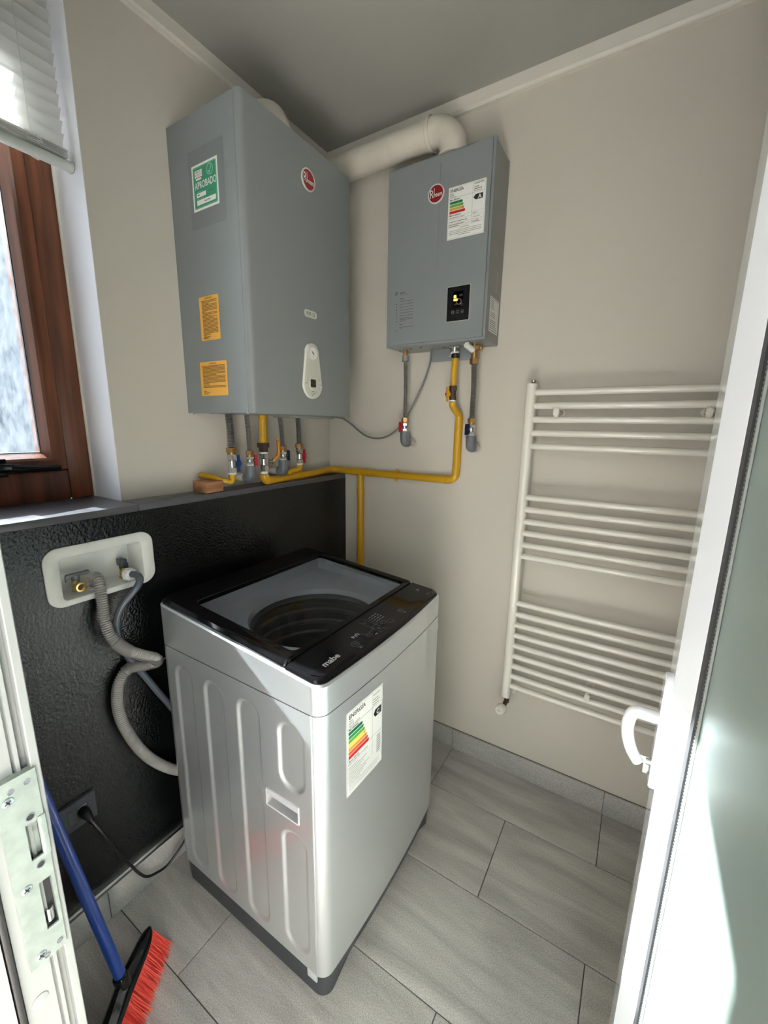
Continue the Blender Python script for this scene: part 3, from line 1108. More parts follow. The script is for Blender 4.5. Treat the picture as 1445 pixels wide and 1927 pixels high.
def washing_machine():
    t = thing('washing_machine', (-0.84, 0.93, 0), 'silver top-loading washing machine with black lid standing on the tiles', 'washing machine')
    # cabinet: outline walls without the flat part of the near side, which is a detailed grid
    out = washer_outline()
    n = len(out)
    bm = new()
    zb, zt = 0.085, 0.860
    lo = [bm.verts.new((x, y, zb)) for x, y in out]
    hi = [bm.verts.new((x, y, zt)) for x, y in out]
    for i in range(n):
        a, b = out[i], out[(i + 1) % n]
        if abs(a[1] - WY0) < 1e-6 and abs(b[1] - WY0) < 1e-6:
            continue
        bm.faces.new((lo[i], lo[(i + 1) % n], hi[(i + 1) % n], hi[i]))
    xa, xb = WX0 + 0.03, WX1 - 0.03
    NX, NZ = 190, 260

    def sd(px, pz, cx, z0, z1, w):
        r = w / 2
        dz = max(z0 + r - pz, pz - (z1 - r), 0)
        return math.hypot(px - cx, dz) - r
    grooves = [(-0.625, 0.620, 0.816, 0.092), (-0.625, 0.115, 0.505, 0.092), (-0.772, 0.105, 0.820, 0.090), (-0.909, 0.105, 0.820, 0.088), (-1.043, 0.105, 0.820, 0.084)]
    hx0, hx1, hz0, hz1 = -0.7185, -0.6035, 0.5345, 0.5885
    G = []
    for i in range(NX + 1):
        x = xa + (xb - xa) * i / NX
        colm = []
        for j in range(NZ + 1):
            z = zb + (zt - zb) * j / NZ
            d = min(sd(x, z, *g) for g in grooves)
            s = min(max(-d / 0.013, 0), 1)
            s = s * s * (3 - 2 * s)
            colm.append(bm.verts.new((x, WY0 + 0.0055 * s, z)))
        G.append(colm)
    for i in range(NX):
        for j in range(NZ):
            x = xa + (xb - xa) * (i + 0.5) / NX
            z = zb + (zt - zb) * (j + 0.5) / NZ
            if hx0 + 0.004 < x < hx1 - 0.004 and hz0 + 0.004 < z < hz1 - 0.004:
                continue
            bm.faces.new((G[i][j], G[i + 1][j], G[i + 1][j + 1], G[i][j + 1]))
    bmesh.ops.remove_doubles(bm, verts=[v for v in bm.verts if abs(v.co.y - WY0) < 1e-6], dist=1e-5)
    cab = obj('cabinet', bm, 'silver', t, sharp=50)
    # grip in the side
    bm = new()
    cx, cz = (hx0 + hx1) / 2, (hz0 + hz1) / 2
    w, h = hx1 - hx0, hz1 - hz0
    A = rrect(w, h, 0.004, 3, cx, cz)
    B = rrect(w - 0.003, h - 0.003, 0.003, 3, cx, cz)
    C = rrect(w - 0.009, h - 0.009, 0.003, 3, cx, cz)
    ys = (WY0 + 0.0004, WY0 - 0.0025, WY0 - 0.0015)
    L = [[bm.verts.new((a, y, b)) for a, b in P_] for P_, y in ((A, ys[0]), (B, ys[1]), (C, ys[2]))]
    inner = [bm.verts.new((a, WY0 + 0.020, b)) for a, b in C]
    L.append(inner)
    for a, b in zip(L, L[1:]):
        for k in range(len(a)):
            bm.faces.new((a[k], a[(k + 1) % len(a)], b[(k + 1) % len(a)], b[k]))
    bm.faces.new(inner)
    # sloping lip of the grip in the upper half
    prism(bm, [(0, 0), (0, -0.014), (-0.004, -0.022), (-0.020, -0.004), (-0.020, 0.0)], (hx0 + 0.0045, WY0 + 0.0, hz1 - 0.0045), (0, -1, 0), (0, 0, 1), (1, 0, 0), w - 0.009)
    gp = obj('side_grip', bm, 'deck', t, sharp=30)
    # dark skirt with feet
    out2 = washer_outline(inset=0.004)
    bm = new()
    n2 = len(out2)

    def zf(x, y):
        d = min(math.hypot(x - a, y - b) for a in (WX0, WX1) for b in (WY0, WY1))
        s = min(max((d - 0.045) / 0.05, 0), 1)
        s = s * s * (3 - 2 * s)
        side = abs(y - WY0) < 0.02 and x < -0.58
        return 0.002 + (0.006 if side else 0.042) * s
    lo = [bm.verts.new((x + (0.004 if x < -0.8 else -0.004), y + (0.004 if y < 0.9 else -0.004), zf(x, y))) for x, y in out2]
    hi = [bm.verts.new((x, y, 0.088)) for x, y in out2]
    for i in range(n2):
        bm.faces.new((lo[i], lo[(i + 1) % n2], hi[(i + 1) % n2], hi[i]))
    bm.faces.new(hi)
    for a in (WX0 + 0.05, WX1 - 0.05):
        for b in (WY0 + 0.05, WY1 - 0.05):
            cyl(bm, (a, b, 0.0005), (a, b, 0.05), 0.026, seg=20)
    sk = obj('base_skirt', bm, 'baseg', t, sharp=40)
    sk['label'] = 'dark grey plastic base with corner feet'
    bm = new()
    box(bm, -0.592, -0.560, WY0 - 0.0006, WY0 + 0.004, 0.060, 0.0858, bev=0.001)
    obj('side_tab', bm, 'deck', t)
    # top housing
    bm = new()
    lo = [bm.verts.new((x, y, 0.8625)) for x, y in out]
    hi = [bm.verts.new((x, y, ztop(x) - 0.004)) for x, y in out]
    outi = washer_outline(inset=0.004)
    hi2 = [bm.verts.new((x, y, ztop(x))) for x, y in outi]
    outj = washer_outline(inset=0.010)
    hi3 = [bm.verts.new((x, y, ztop(x) - 0.001)) for x, y in outj]
    hi4 = [bm.verts.new((x, y, ztop(x) - 0.03)) for x, y in outj]
    for a, b in ((lo, hi), (hi, hi2), (hi2, hi3), (hi3, hi4)):
        for i in range(n):
            bm.faces.new((a[i], a[(i + 1) % n], b[(i + 1) % n], b[i]))
    outs = washer_outline(inset=0.003)
    s1 = [bm.verts.new((x, y, 0.8625)) for x, y in outs]
    s2 = [bm.verts.new((x, y, 0.858)) for x, y in outs]
    for a, b in ((lo, s1), (s1, s2)):
        for i in range(n):
            bm.faces.new((a[i], a[(i + 1) % n], b[(i + 1) % n], b[i]))
    obj('top_housing', bm, 'silver', t, sharp=40)

    def TP(x, y, dz=0.0):       # a point on the sloping top
        return V(x, y, ztop(x) + 0.011 + dz)
    # lid frame (black, glossy) with a real opening
    lx0, lx1, ly0, ly1 = WX0 + 0.006, -0.640, WY0 + 0.008, WY1 - 0.008
    gx0, gx1, gy0, gy1 = -1.052, -0.664, 0.668, 1.222
    bm = new()

    def ring_pts(x0, x1, y0, y1, r, z):
        return [TP(a, b, z) for a, b in rrect(x1 - x0, y1 - y0, r, 5, (x0 + x1) / 2, (y0 + y1) / 2)]
    layers = [ring_pts(lx0, lx1, ly0, ly1, 0.018, -0.024), ring_pts(lx0, lx1, ly0, ly1, 0.018, -0.004), ring_pts(lx0 + 0.006, lx1 - 0.001, ly0 + 0.007, ly1 - 0.007, 0.016, 0.003),
              ring_pts(lx0 + 0.016, lx1 - 0.003, ly0 + 0.018, ly1 - 0.018, 0.014, 0.003), ring_pts(lx0 + 0.026, lx1 - 0.006, ly0 + 0.028, ly1 - 0.028, 0.014, -0.0005),
              ring_pts(gx0 - 0.002, gx1 + 0.002, gy0 - 0.002, gy1 + 0.002, 0.018, -0.001), ring_pts(gx0, gx1, gy0, gy1, 0.016, -0.004), ring_pts(gx0, gx1, gy0, gy1, 0.016, -0.016)]
    LL = [[bm.verts.new(p) for p in ly] for ly in layers]
    for a, b in zip(LL, LL[1:]):
        for k in range(len(a)):
            bm.faces.new((a[k], a[(k + 1) % len(a)], b[(k + 1) % len(a)], b[k]))
    lid = obj('lid', bm, 'bgloss', t, sharp=25)
    lid['label'] = 'glossy black lid frame'
    bm = new()
    bm.faces.new([bm.verts.new(p) for p in ring_pts(gx0 - 0.001, gx1 + 0.001, gy0 - 0.001, gy1 + 0.001, 0.017, -0.003)])
    bmesh.ops.solidify(bm, geom=bm.faces[:], thickness=0.0015)
    gl = obj('lid_window', bm, 'lidglass', lid)
    gl['label'] = 'tinted see-through lid window'
    bm = new()
    box(bm, lx1 - 0.0, lx1 + 0.003, ly0 + 0.02, ly1 - 0.02, ztop(lx1) - 0.012, ztop(lx1) + 0.004)
    # control panel
    px0 = -0.6385
    base = [(x, y) for x, y in washer_outline(inset=0.006, r=0.026)]
    front = [(x, y) for x, y in base if x > px0 + 0.004]
    front.sort(key=lambda p: p[1])
    poly = [(px0, base[0][1])] if False else []
    yA, yB = WY0 + 0.006, WY1 - 0.006
    # ordered along the front edge from the near corner to the far corner
    idx = [p for p in base if p[0] > px0]
    ordered = []
    for p in base[8:]:
        ordered.append(p)
    ordered = [p for p in base if p[0] > -0.575]
    poly = [(px0, yA)] + ordered + [(px0, yB)]
    bm = new()
    cxm, cym = -0.60, 0.93

    def shrink(P_, d):
        res = []
        for x, y in P_:
            nx = x - d if x > -0.60 else x
            ny = y + d if y < 0.70 else (y - d if y > 1.17 else y)
            if x < -0.63:
                nx = x
            res.append((nx, ny))
        return res

    def zpan(x):
        s = max(0, (x + 0.566) / 0.045)
        return -0.0005 - 0.006 * min(s, 1.5) ** 2
    LL = []
    for d, dz in ((0, -0.020), (0, -0.008), (0.003, -0.003), (0.010, 0.0)):
        LL.append([bm.verts.new(TP(x, y, dz + (zpan(x) if dz > -0.015 else 0))) for x, y in shrink(poly, d)])
    for a, b in zip(LL, LL[1:]):
        for k in range(len(a)):
            bm.faces.new((a[k], a[(k + 1) % len(a)], b[(k + 1) % len(a)], b[k]))
    # top surface as strips in x so that it can curve down at the front edge
    top = LL[-1]
    m = len(top)
    # triangle-strip between near side and far side halves is not needed: fill with a fan grid
    cols = 12
    edge = [v.co.copy() for v in top]
    yl = sorted({round(p.y, 5) for p in edge})
    Y = [yl[0] + (yl[-1] - yl[0]) * i / 40 for i in range(41)]

    def front_x(y):
        pts_ = sorted([(p.y, p.x) for p in edge if p.x > -0.63])
        if y <= pts_[0][0]:
            return pts_[0][1]
        for (a, xa_), (b, xb_) in zip(pts_, pts_[1:]):
            if a <= y <= b:
                return xa_ + (xb_ - xa_) * ((y - a) / (b - a) if b > a else 0)
        return pts_[-1][1]
    grid = []
    for y in Y:
        fx = front_x(y)
        grid.append([bm.verts.new(TP(px0 + (fx - px0) * k / cols, y, zpan(px0 + (fx - px0) * k / cols))) for k in range(cols + 1)])
    for a, b in zip(grid, grid[1:]):
        for k in range(cols):
            bm.faces.new((a[k], a[k + 1], b[k + 1], b[k]))
    cp = obj('control_panel', bm, 'bgloss', t, sharp=30)
    cp['label'] = 'glossy black touch control panel with pale printing'
    # printing on the panel: u = +y, v = -x (read from the front)
    sl = 0.052 / 0.615
    vdir = V(-1, 0, sl).normalized()
    ndir = V(sl, 0, 1).normalized()
    org = TP(-0.635, 0.62, -0.0002)
    pr = Print(org, (0, 1, 0), vdir, ndir)
    # position helper: panel coordinates in millimetres: x = along y from 0.62, y = towards the front from x=-0.635
    pr.text('lw', 'mabe', 46, 72, 24, sx=1.12, bold=0.6)
    pr.text('bluelight', '>||', 163, 71, 9)
    pr.rring('lw', 168, 69, 22, 17, 6, 0.5)
    pr.text('lw', 'Inicio', 161, 86, 5)
    pr.text('lw', 'Pausa', 161, 91, 5)
    for k in range(5):
        pr.dashes('lw', 186 + 6 * k, 189.5 + 6 * k, 46 + (k % 3), 9, seed=k)
    pr.rring('lw', 227, 74, 18, 15, 5, 0.5)
    pr.text('lw', '+', 224.5, 77, 8)
    pr.dashes('lw', 240, 251, 84, 3, seed=9)
    pr.line('lw', 225, 66, 206, 38)
    pr.line('lw', 236, 66, 262, 62)
    pr.line('lw', 262, 62, 270, 62)
    pr.line('lw', 262, 14, 262, 92)
    pr.line('lw', 285, 14, 285, 92)
    pr.line('lw', 262, 55, 285, 55)
    pr.text('lw', '-:--', 265, 30, 9)
    pr.rring('lw', 330, 78, 19, 16, 5, 0.5)
    pr.rring('lw', 310, 66, 19, 14, 5, 0.5)
    pr.ring('lw', 274, 74, 4, 0.8)
    pr.line('lw', 293, 22, 293, 60)
    for k in range(4):
        for j in range(2):
            pr.dashes('lw', 318 + 13 * j, 327 + 13 * j, 22 + 9 * k, 1.6, seed=20 + k + j)
            pr.dashes('lw', 300 + 13 * j, 309 + 13 * j, 22 + 9 * k, 1.6, seed=40 + k + j)
    pr.rring('lw', 403, 68, 20, 15, 5, 0.5)
    pr.rring('lw', 403, 68, 7, 6, 2, 0.6)
    pr.dashes('lw', 397, 410, 84, 3, seed=60)
    pr.text('lw', '18', 560, 46, 15, bold=0.2)
    pr.text('lw', 'KG', 578, 40, 5)
    pr.text('lw', 'Aqua Saver', 556, 80, 6)
    pr.line('lw', 556, 84, 590, 84, 0.6)
    pr.build(cp)
    # energy label on the front
    xe = WX1 + 0.0105
    ep = Print((xe + 0.0012, 0.694, 0.8245), (0.0, 1, 0), (0, 0, 1), (1, 0, 0))
    # the front bows out: follow it with a slight rotation
    ep = Print((WX1 + 0.0078, 0.694, 0.8245), (0.045, 1, 0), (0, 0, 1), (1, -0.045, 0))
    ep.rect('paper', 0, 0, 152, 240, 0)
    for a in ((3, 3, 149, 3), (3, 237, 149, 237), (3, 3, 3, 237), (149, 3, 149, 237)):
        ep.line('inkgrey', *a, 0.5)
    ep.line('ink', 106, 3, 106, 190, 0.7)
    ep.text('ink', 'ENERG\u00cdA', 8, 22, 17, sx=0.98, bold=0.25)
    for k, s in enumerate(('Marca', 'Modelo', 'Tipo de lavadora')):
        ep.text('ink', s, 8, 30 + 7 * k, 6.5)
    ep.line('ink', 3, 47, 106, 47, 0.7)
    ep.text('ink', 'M\u00e1s eficiente', 8, 54, 7, bold=0.15)
    cols_ = ['g1', 'g2', 'g3', 'y1', 'o1', 'o2', 'r1']
    for k, c in enumerate(cols_):
        y = 57 + 11.2 * k
        w_ = 57 + 4.6 * k
        ep.poly(c, [(7, y), (7, y + 9), (7 + w_ - 3, y + 9), (7 + w_, y + 4.5), (7 + w_ - 3, y)], 2)
        ep.text('ink', 'ABCDEFG'[k], 7 + w_ - 9, y + 7, 7, l=3)
    ep.text('ink', 'Menos eficiente', 8, 143, 6.5, bold=0.15)
    ep.text('ink', 'EFICACIA DE LAVADO', 6, 151, 8)
    for k, s in enumerate(('LAVADORA', 'Marca', 'Modelo', 'Carga')):
        ep.dashes('ink', 109, 138 - 5 * (k % 2), 14 + (0 if k == 0 else 6) + 7 * k, 1.8, seed=100 + k)
    ep.line('ink', 106, 47, 149, 47, 0.7)
    ep.poly('ink', [(111, 71), (118, 60), (146, 60), (146, 82), (118, 82)], 2)
    ep.text('paper', 'C', 124, 78.5, 19, l=3, bold=0.4)
    ep.line('ink', 3, 136 - 2, 149, 136 - 2, 0.6)
    for k in range(8):
        ep.line('inkgrey', 3, 156 + 7 * k, 149, 156 + 7 * k, 0.4)
        ep.dashes('inkgrey', 7, 45 + (k * 37) % 50, 160 + 7 * k, 1.5, seed=120 + k)
        ep.dashes('ink', 126, 143, 160 + 7 * k - 14, 2.2, seed=140 + k)
    for k in range(4):
        ep.dashes('inkgrey', 7, 140 - 12 * (k % 2), 214 + 5 * k, 1.1, seed=160 + k)
    base_ = obj('energy_label', ep.b.pop('paper') if False else ep.bm('paper'), 'paper', t, smooth=False, recalc=False)
    base_['label'] = 'white energy rating label with coloured bars and letter C'
    ep.b.pop('paper')
    ep.build(base_)
    # small round emblem near the top right of the front
    bm = new()
    prism(bm, rrect(0.012, 0.028, 0.004, 4), (WX1 + 0.0008, 1.222, 0.822), (0, 1, 0), (0, 0, 1), (1, 0, 0), 0.0012)
    obj('front_emblem', bm, 'cream', t)
    # inside: deck, drum, pulsator
    cx, cy, R = -0.845, 0.955, 0.212
    bm = new()
    zd = 0.905
    seg = 64
    outer = []
    inner = []
    for k in range(seg):
        a = 2 * math.pi * k / seg
        c, s_ = math.cos(a), math.sin(a)
        sc = min(((gx1 + 0.015 - cx) if c > 0 else (cx - gx0 + 0.02)) / max(abs(c), 1e-6), (gy1 + 0.02 - cy) / max(abs(s_), 1e-6))
        outer.append(V(cx + c * sc, cy + s_ * sc, 0))
        inner.append(V(cx + c * R, cy + s_ * min(R, R), 0))
    rr = []
    rr.append([bm.verts.new(TP(p.x, p.y, -0.018)) for p in outer])
    rr.append([bm.verts.new((p.x * 0.985 + cx * 0.015, p.y * 0.985 + cy * 0.015, zd + (ztop(p.x) - 0.95) * 0.6)) for p in outer])
    rr.append([bm.verts.new((p.x, p.y, zd - 0.012)) for p in inner])
    rr.append([bm.verts.new((cx + (p.x - cx) * 0.97, cy + (p.y - cy) * 0.97, zd - 0.03)) for p in inner])
    for a, b in zip(rr, rr[1:]):
        for k in range(seg):
            bm.faces.new((a[k], a[(k + 1) % seg], b[(k + 1) % seg], b[k]))
    dk = obj('tub_cover', bm, 'deck', t, sharp=30)
    dk['label'] = 'pale grey rim around the drum opening'
    bm = new()
    prof = [(0, R + 0.006)]
    for k in range(4):
        z = -0.02 - 0.045 * k
        prof += [(z, R - 0.004), (z - 0.006, R - 0.012), (z - 0.014, R - 0.012), (z - 0.02, R - 0.004)]
    prof += [(-0.45, R - 0.012), (-0.47, R - 0.04), (-0.475, 0.0)]
    lathe(bm, (cx, cy, zd - 0.02), (0, 0, 1), prof, 56, cap=False)
    dr = obj('drum', bm, 'drum', t, sharp=50)
    dr['label'] = 'dark metal drum seen through the lid'
    bm = new()
    lathe(bm, (cx, cy, zd - 0.492), (0, 0, 1), [(0, 0.17), (0.02, 0.165), (0.05, 0.10), (0.075, 0.045), (0.08, 0.0)], 40)
    for k in range(4):
        a = k * math.pi / 2
        box(bm, cx + 0.02, cx + 0.15, cy - 0.012, cy + 0.012, zd - 0.49, zd - 0.43, bev=0.008, rot=Matrix.Rotation(a, 3, 'Z'), piv=V(cx, cy, 0))
    obj('pulsator', bm, 'baseg', t)


# ------------------------------------------------------------------ boiler on the window wall
M['rim'] = mat('bright_rim', (0.66, 0.66, 0.64), 0.35, metal=0.3)


def badge(parent, o, u, v, n, r, prints):
    """round red badge with silver rim"""
    o, u, v, n = V(o), V(u), V(v), V(n)
    bm = new()
    lathe(bm, o, n, [(0, r), (0.0025, r), (0.0035, r * 0.97), (0.0035, r * 0.87), (0.0028, r * 0.86)], 40, cap=False)
    rim_ = obj('badge', bm, 'rim', parent)
    rim_['label'] = 'round red badge with silver rim and white lettering'
    bm = new()
    lathe(bm, o, n, [(0.0, r * 0.865), (0.0029, r * 0.865)], 40)
    obj('badge_face', bm, 'badge', rim_)
    p = Print(o + n * 0.0029, u, v, n)
    k = r * 1000
    p.text('paper', 'R', -0.78 * k, 0.36 * k, 1.2 * k, sx=0.68, l=0.3)
    p.text('paper', 'heem', -0.26 * k, 0.30 * k, 0.66 * k, sx=0.70, l=0.3, bold=0.1)
    p.rect('paper', -0.26 * k, -0.58 * k, -0.20 * k, 0.30 * k, 0.3)
    for q in p.build(rim_):
        q.name = 'badge_lettering'


def boiler():
    x0, xs, x1, y0, y1, z0, z1 = XW, -1.0285, -1.006, 0.880, 1.3725, 1.529, 2.361
    t = thing('boiler', (XW, 1.126, z0), 'tall grey wall-hung boiler with green and orange stickers on its side', 'boiler')
    bm = new()
    box(bm, x0, xs - 0.0028, y0 + 0.0005, y1 - 0.0005, z0 + 0.001, z1 - 0.001, bev=0.001, seg=1)
    obj('casing', bm, 'grey', t)
    bm = new()
    box(bm, xs - 0.004, xs + 0.001, y0 + 0.003, y1 - 0.003, z0 + 0.003, z1 - 0.003)
    obj('cover_seal', bm, 'black', t)  # black fill between casing and cover, stands for the dark of the gap
    bm = new()
    r = box(bm, xs, x1, y0, y1, z0, z1)
    es = [e for e in bm.edges if abs(e.verts[0].co.z - e.verts[1].co.z) > 0.5 and e.verts[0].co.x > -1.01]
    bmesh.ops.bevel(bm, geom=es, offset=0.015, segments=6, affect='EDGES', profile=0.5)
    es = [e for e in bm.edges if abs(e.verts[0].co.z - e.verts[1].co.z) < 1e-4 and (e.verts[0].co.x > xs + 0.0005 and e.verts[1].co.x > xs + 0.0005) and len(e.link_faces) == 2 and abs(e.link_faces[0].normal.z) + abs(e.link_faces[1].normal.z) > 0.9]
    bmesh.ops.bevel(bm, geom=es, offset=0.0025, segments=2, affect='EDGES')
    obj('front_cover', bm, 'grey2', t)
    bm = new()
    for a, b in ((-1.31, y0 + 0.006), (-1.22, y0 + 0.006), (-1.04, y0 + 0.006), (-1.04, 0.96), (-1.04, 1.30)):
        bm = new()
        lathe(bm, (a, b, z0 + 0.001), (0, 0, -1), [(0, 0.004), (0.003, 0.004), (0.004, 0.002), (0.004, 0)], 12)
        obj('screw', bm, 'screw', t)
    bm = new()
    box(bm, -1.18, -1.06, 1.12, 1.33, z0 - 0.008, z0 + 0.001, bev=0.002)
    obj('bottom_plate', bm, 'grey_side', t)
    badge(t, (x1, 1.142, 2.256), (0, 1, 0), (0, 0, 1), (1, 0, 0), 0.032, None)
    # model plate
    bm = new()
    prism(bm, rrect(0.062, 0.023, 0.010, 6), (x1, 1.142, 1.861), (0, 1, 0), (0, 0, 1), (1, 0, 0), 0.0012)
    mp = obj('model_plate', bm, 'cream', t)
    mp['label'] = 'small cream plate reading RSR 32'
    p = Print((x1 + 0.0012, 1.142, 1.861), (0, 1, 0), (0, 0, 1), (1, 0, 0))
    p.text('ink', 'RSR 32', 0, 5.5, 17, align='CENTER', sx=0.85, l=0)
    p.build(mp)
    # teardrop control
    cy = 1.142

    def drop(s=0.0):
        poly = []
        rt, rb, zt, zb = 0.034 - s, 0.049 - s, 1.736, 1.634
        for k in range(25):
            a = math.radians(-4 + 188 * k / 24)
            poly.append((rt * math.cos(a), zt + rt * math.sin(a)))
        for k in range(29):
            a = math.radians(184 + 172 * k / 28)
            poly.append((rb * math.cos(a), zb + rb * math.sin(a)))
        return poly
    bm = new()
    A, B, C = drop(0), drop(0.001), drop(0.003)
    LL = [[bm.verts.new((x, cy + a, b)) for a, b in P_] for P_, x in ((A, x1), (B, x1 + 0.005), (C, x1 + 0.007))]
    for a, b in zip(LL, LL[1:]):
        for k in range(len(a)):
            bm.faces.new((a[k], a[(k + 1) % len(a)], b[(k + 1) % len(a)], b[k]))
    bm.faces.new(LL[-1])
    cpn = obj('control_panel', bm, 'cream', t)
    cpn['label'] = 'cream teardrop control panel with pressure gauge and small screen'
    xx = x1 + 0.007
    bm = new()
    lathe(bm, (xx, cy, 1.736), (1, 0, 0), [(0, 0.0215), (0.003, 0.0215), (0.0035, 0.0195), (0.0015, 0.0190)], 32, cap=False)
    obj('gauge_rim', bm, 'cream', cpn)
    bm = new()
    lathe(bm, (xx, cy, 1.736), (1, 0, 0), [(0, 0.0195), (0.0016, 0.0195)], 32)
    gg = obj('gauge_dial', bm, 'dialw', cpn)
    p = Print((xx + 0.0016, cy, 1.736), (0, 1, 0), (0, 0, 1), (1, 0, 0))
    for k in range(9):
        a = math.radians(150 + 30 * k)
        p.line('ink', 14 * math.cos(a), 14 * math.sin(a), 17 * math.cos(a), 17 * math.sin(a), 0.6, 0)
    p.poly('ink', [(-10, -9), (-2.8, 1.0), (6, 8), (1.5, -2)], 1)
    p.text('ink', 'bar', 0, 14, 4, align='CENTER', l=0)
    # key pad marks
    for a in (150, 180, 213, 30, 0, -33, 245, 295):
        c, s_ = math.cos(math.radians(a)), -math.sin(math.radians(a))
        p2 = (24 * c, 100 + 24 * s_, 38 * c, 100 + 38 * s_)
        p.line('inkgrey', *[q for q in p2], 0.7, 1)
    p.text('ink', '+', -34, 93, 9, l=1)
    p.text('ink', '-', -34, 116, 9, l=1)
    p.text('ink', '+', 27, 93, 8, l=1)
    p.text('ink', '-', 27, 114, 9, l=1)
    for (a, b, w_) in ((-44, 100, 5), (36, 102, 5), (-10, 126, 4), (-3, 126, 3), (5, 127, 3), (-6, 133, 3), (1, 132, 5), (-10, 139, 3)):
        p.dashes('inkgrey', a, a + w_ + 1, b, 3, seed=int(a + b + 100))
    for q in p.build(cpn):
        for v_ in q.data.vertices:
            if v_.co.z + DEPTH[t.name].z < 1.714:
                v_.co.x += 0.0
    bm = new()
    lathe(bm, (xx, cy, 1.637), (1, 0, 0), [(0, 0.0235), (0.0018, 0.0230), (0.0018, 0.0)], 32)
    obj('screen_surround', bm, 'cream', cpn)
    bm = new()
    prism(bm, rrect(0.026, 0.026, 0.003, 3), (xx + 0.0018, cy - 0.003, 1.637), (0, 1, 0), (0, 0, 1), (1, 0, 0), 0.0012)
    obj('screen', bm, 'lcd', cpn)
    # stickers on the side facing the window, seen reading left to right = +x
    sdir = ((1, 0, 0), (0, 0, 1), (0, -1, 0))
    g = Print((-1.238, y0, 2.268), *sdir)
    g.rect('film', 0, 0, 160, 205, -0.5)
    fo = obj('clear_film', g.b.pop('film'), 'film', t, smooth=False, recalc=False)
    g = Print((-1.222, y0, 2.228), *sdir)
    g.rect('paper', 0, 0, 116, 118, 0)
    so = obj('green_sticker', g.b.pop('paper'), 'paper', t, smooth=False, recalc=False)
    so['label'] = 'green and white sticker reading APROBADO with a tick'
    W_, H_ = 116, 118
    g.poly('sticker_green', rrect(W_ - 12, H_ - 12, 4, 4, W_ / 2, H_ / 2), 1)
    g.rring('sticker_mint', W_ / 2, H_ / 2, W_ - 16, H_ - 16, 4, 0.6, 2)
    g.rect('paper', 14, 15, 47, 33, 2)
    g.rect('paper', 18, 35, 43, 40, 2)
    g.text('ink', 'HENCO', 18, 22, 7, l=3, bold=0.1)
    g.rect('r1', 16, 25, 46, 26, 3)
    g.dashes('inkgrey', 16, 44, 28, 0.9, 3, 1)
    g.dashes('inkgrey', 20, 42, 31, 0.9, 3, 2)
    g.rect('r1', 18, 34, 43, 35, 3)
    g.ring('sticker_mint', 82, 24, 14, 1.6, 2, ry=14)
    g.line('sticker_mint', 75, 26, 80, 33, 2.2)
    g.line('sticker_mint', 80, 33, 89, 16, 2.2)
    g.text('paper', 'APROBADO', 12, 62, 25, sx=0.72, bold=0.35)
    g.dashes('sticker_mint', 17, 46, 70, 0.8, 2, 3)
    g.rect('paper', 17, 73, 60, 84, 2)
    g.dashes('ink', 22, 31, 78, 3, 3, 4)
    g.dashes('g1', 74, 94, 76, 2.5, 2, 5)
    g.dashes('sticker_mint', 17, 50, 88, 0.8, 2, 6)
    g.rect('paper', 17, 91, 103, 104, 2)
    g.dashes('ink', 52, 64, 98, 2.5, 3, 7)
    g.dashes('ink', 66, 78, 97.5, 3, 3, 8)
    g.build(so)
    # orange stickers
    for (xa, za, w_, h_, rows, seed) in ((-1.230, 1.878, 93, 127, 26, 11), (-1.249, 1.688, 132, 104, 18, 12)):
        g = Print((xa, y0, za), *sdir)
        g.poly('sticker_orange', rrect(w_, h_, 4, 4, w_ / 2, h_ / 2), 0)
        so = obj('orange_sticker', g.b.pop('sticker_orange'), 'sticker_orange', t, smooth=False, recalc=False)
        so['label'] = 'narrow upright orange notice sticker' if seed == 11 else 'wider lower orange notice sticker'
        g.text('ink', 'ADVERTENCIA', w_ / 2, 8, 5.5, align='CENTER', bold=0.1)
        r = random.Random(seed)
        yy = 13.0
        pitch = (h_ - 13 - (13 if seed == 11 else 22)) / rows
        for k in range(rows):
            e = w_ - 8 if r.random() < 0.72 else w_ * r.uniform(0.3, 0.75)
            x_ = 10 if k == 0 else 13
            g.dashes('ink', x_, e, yy, pitch * 0.45, 2, seed * 50 + k)
            yy += pitch
        for k, e in enumerate((28, 46, 36)):
            g.dashes('ink', 13, e, h_ - 14 + 4 * k, 1.8, 2, seed * 90 + k)
        g.build(so)


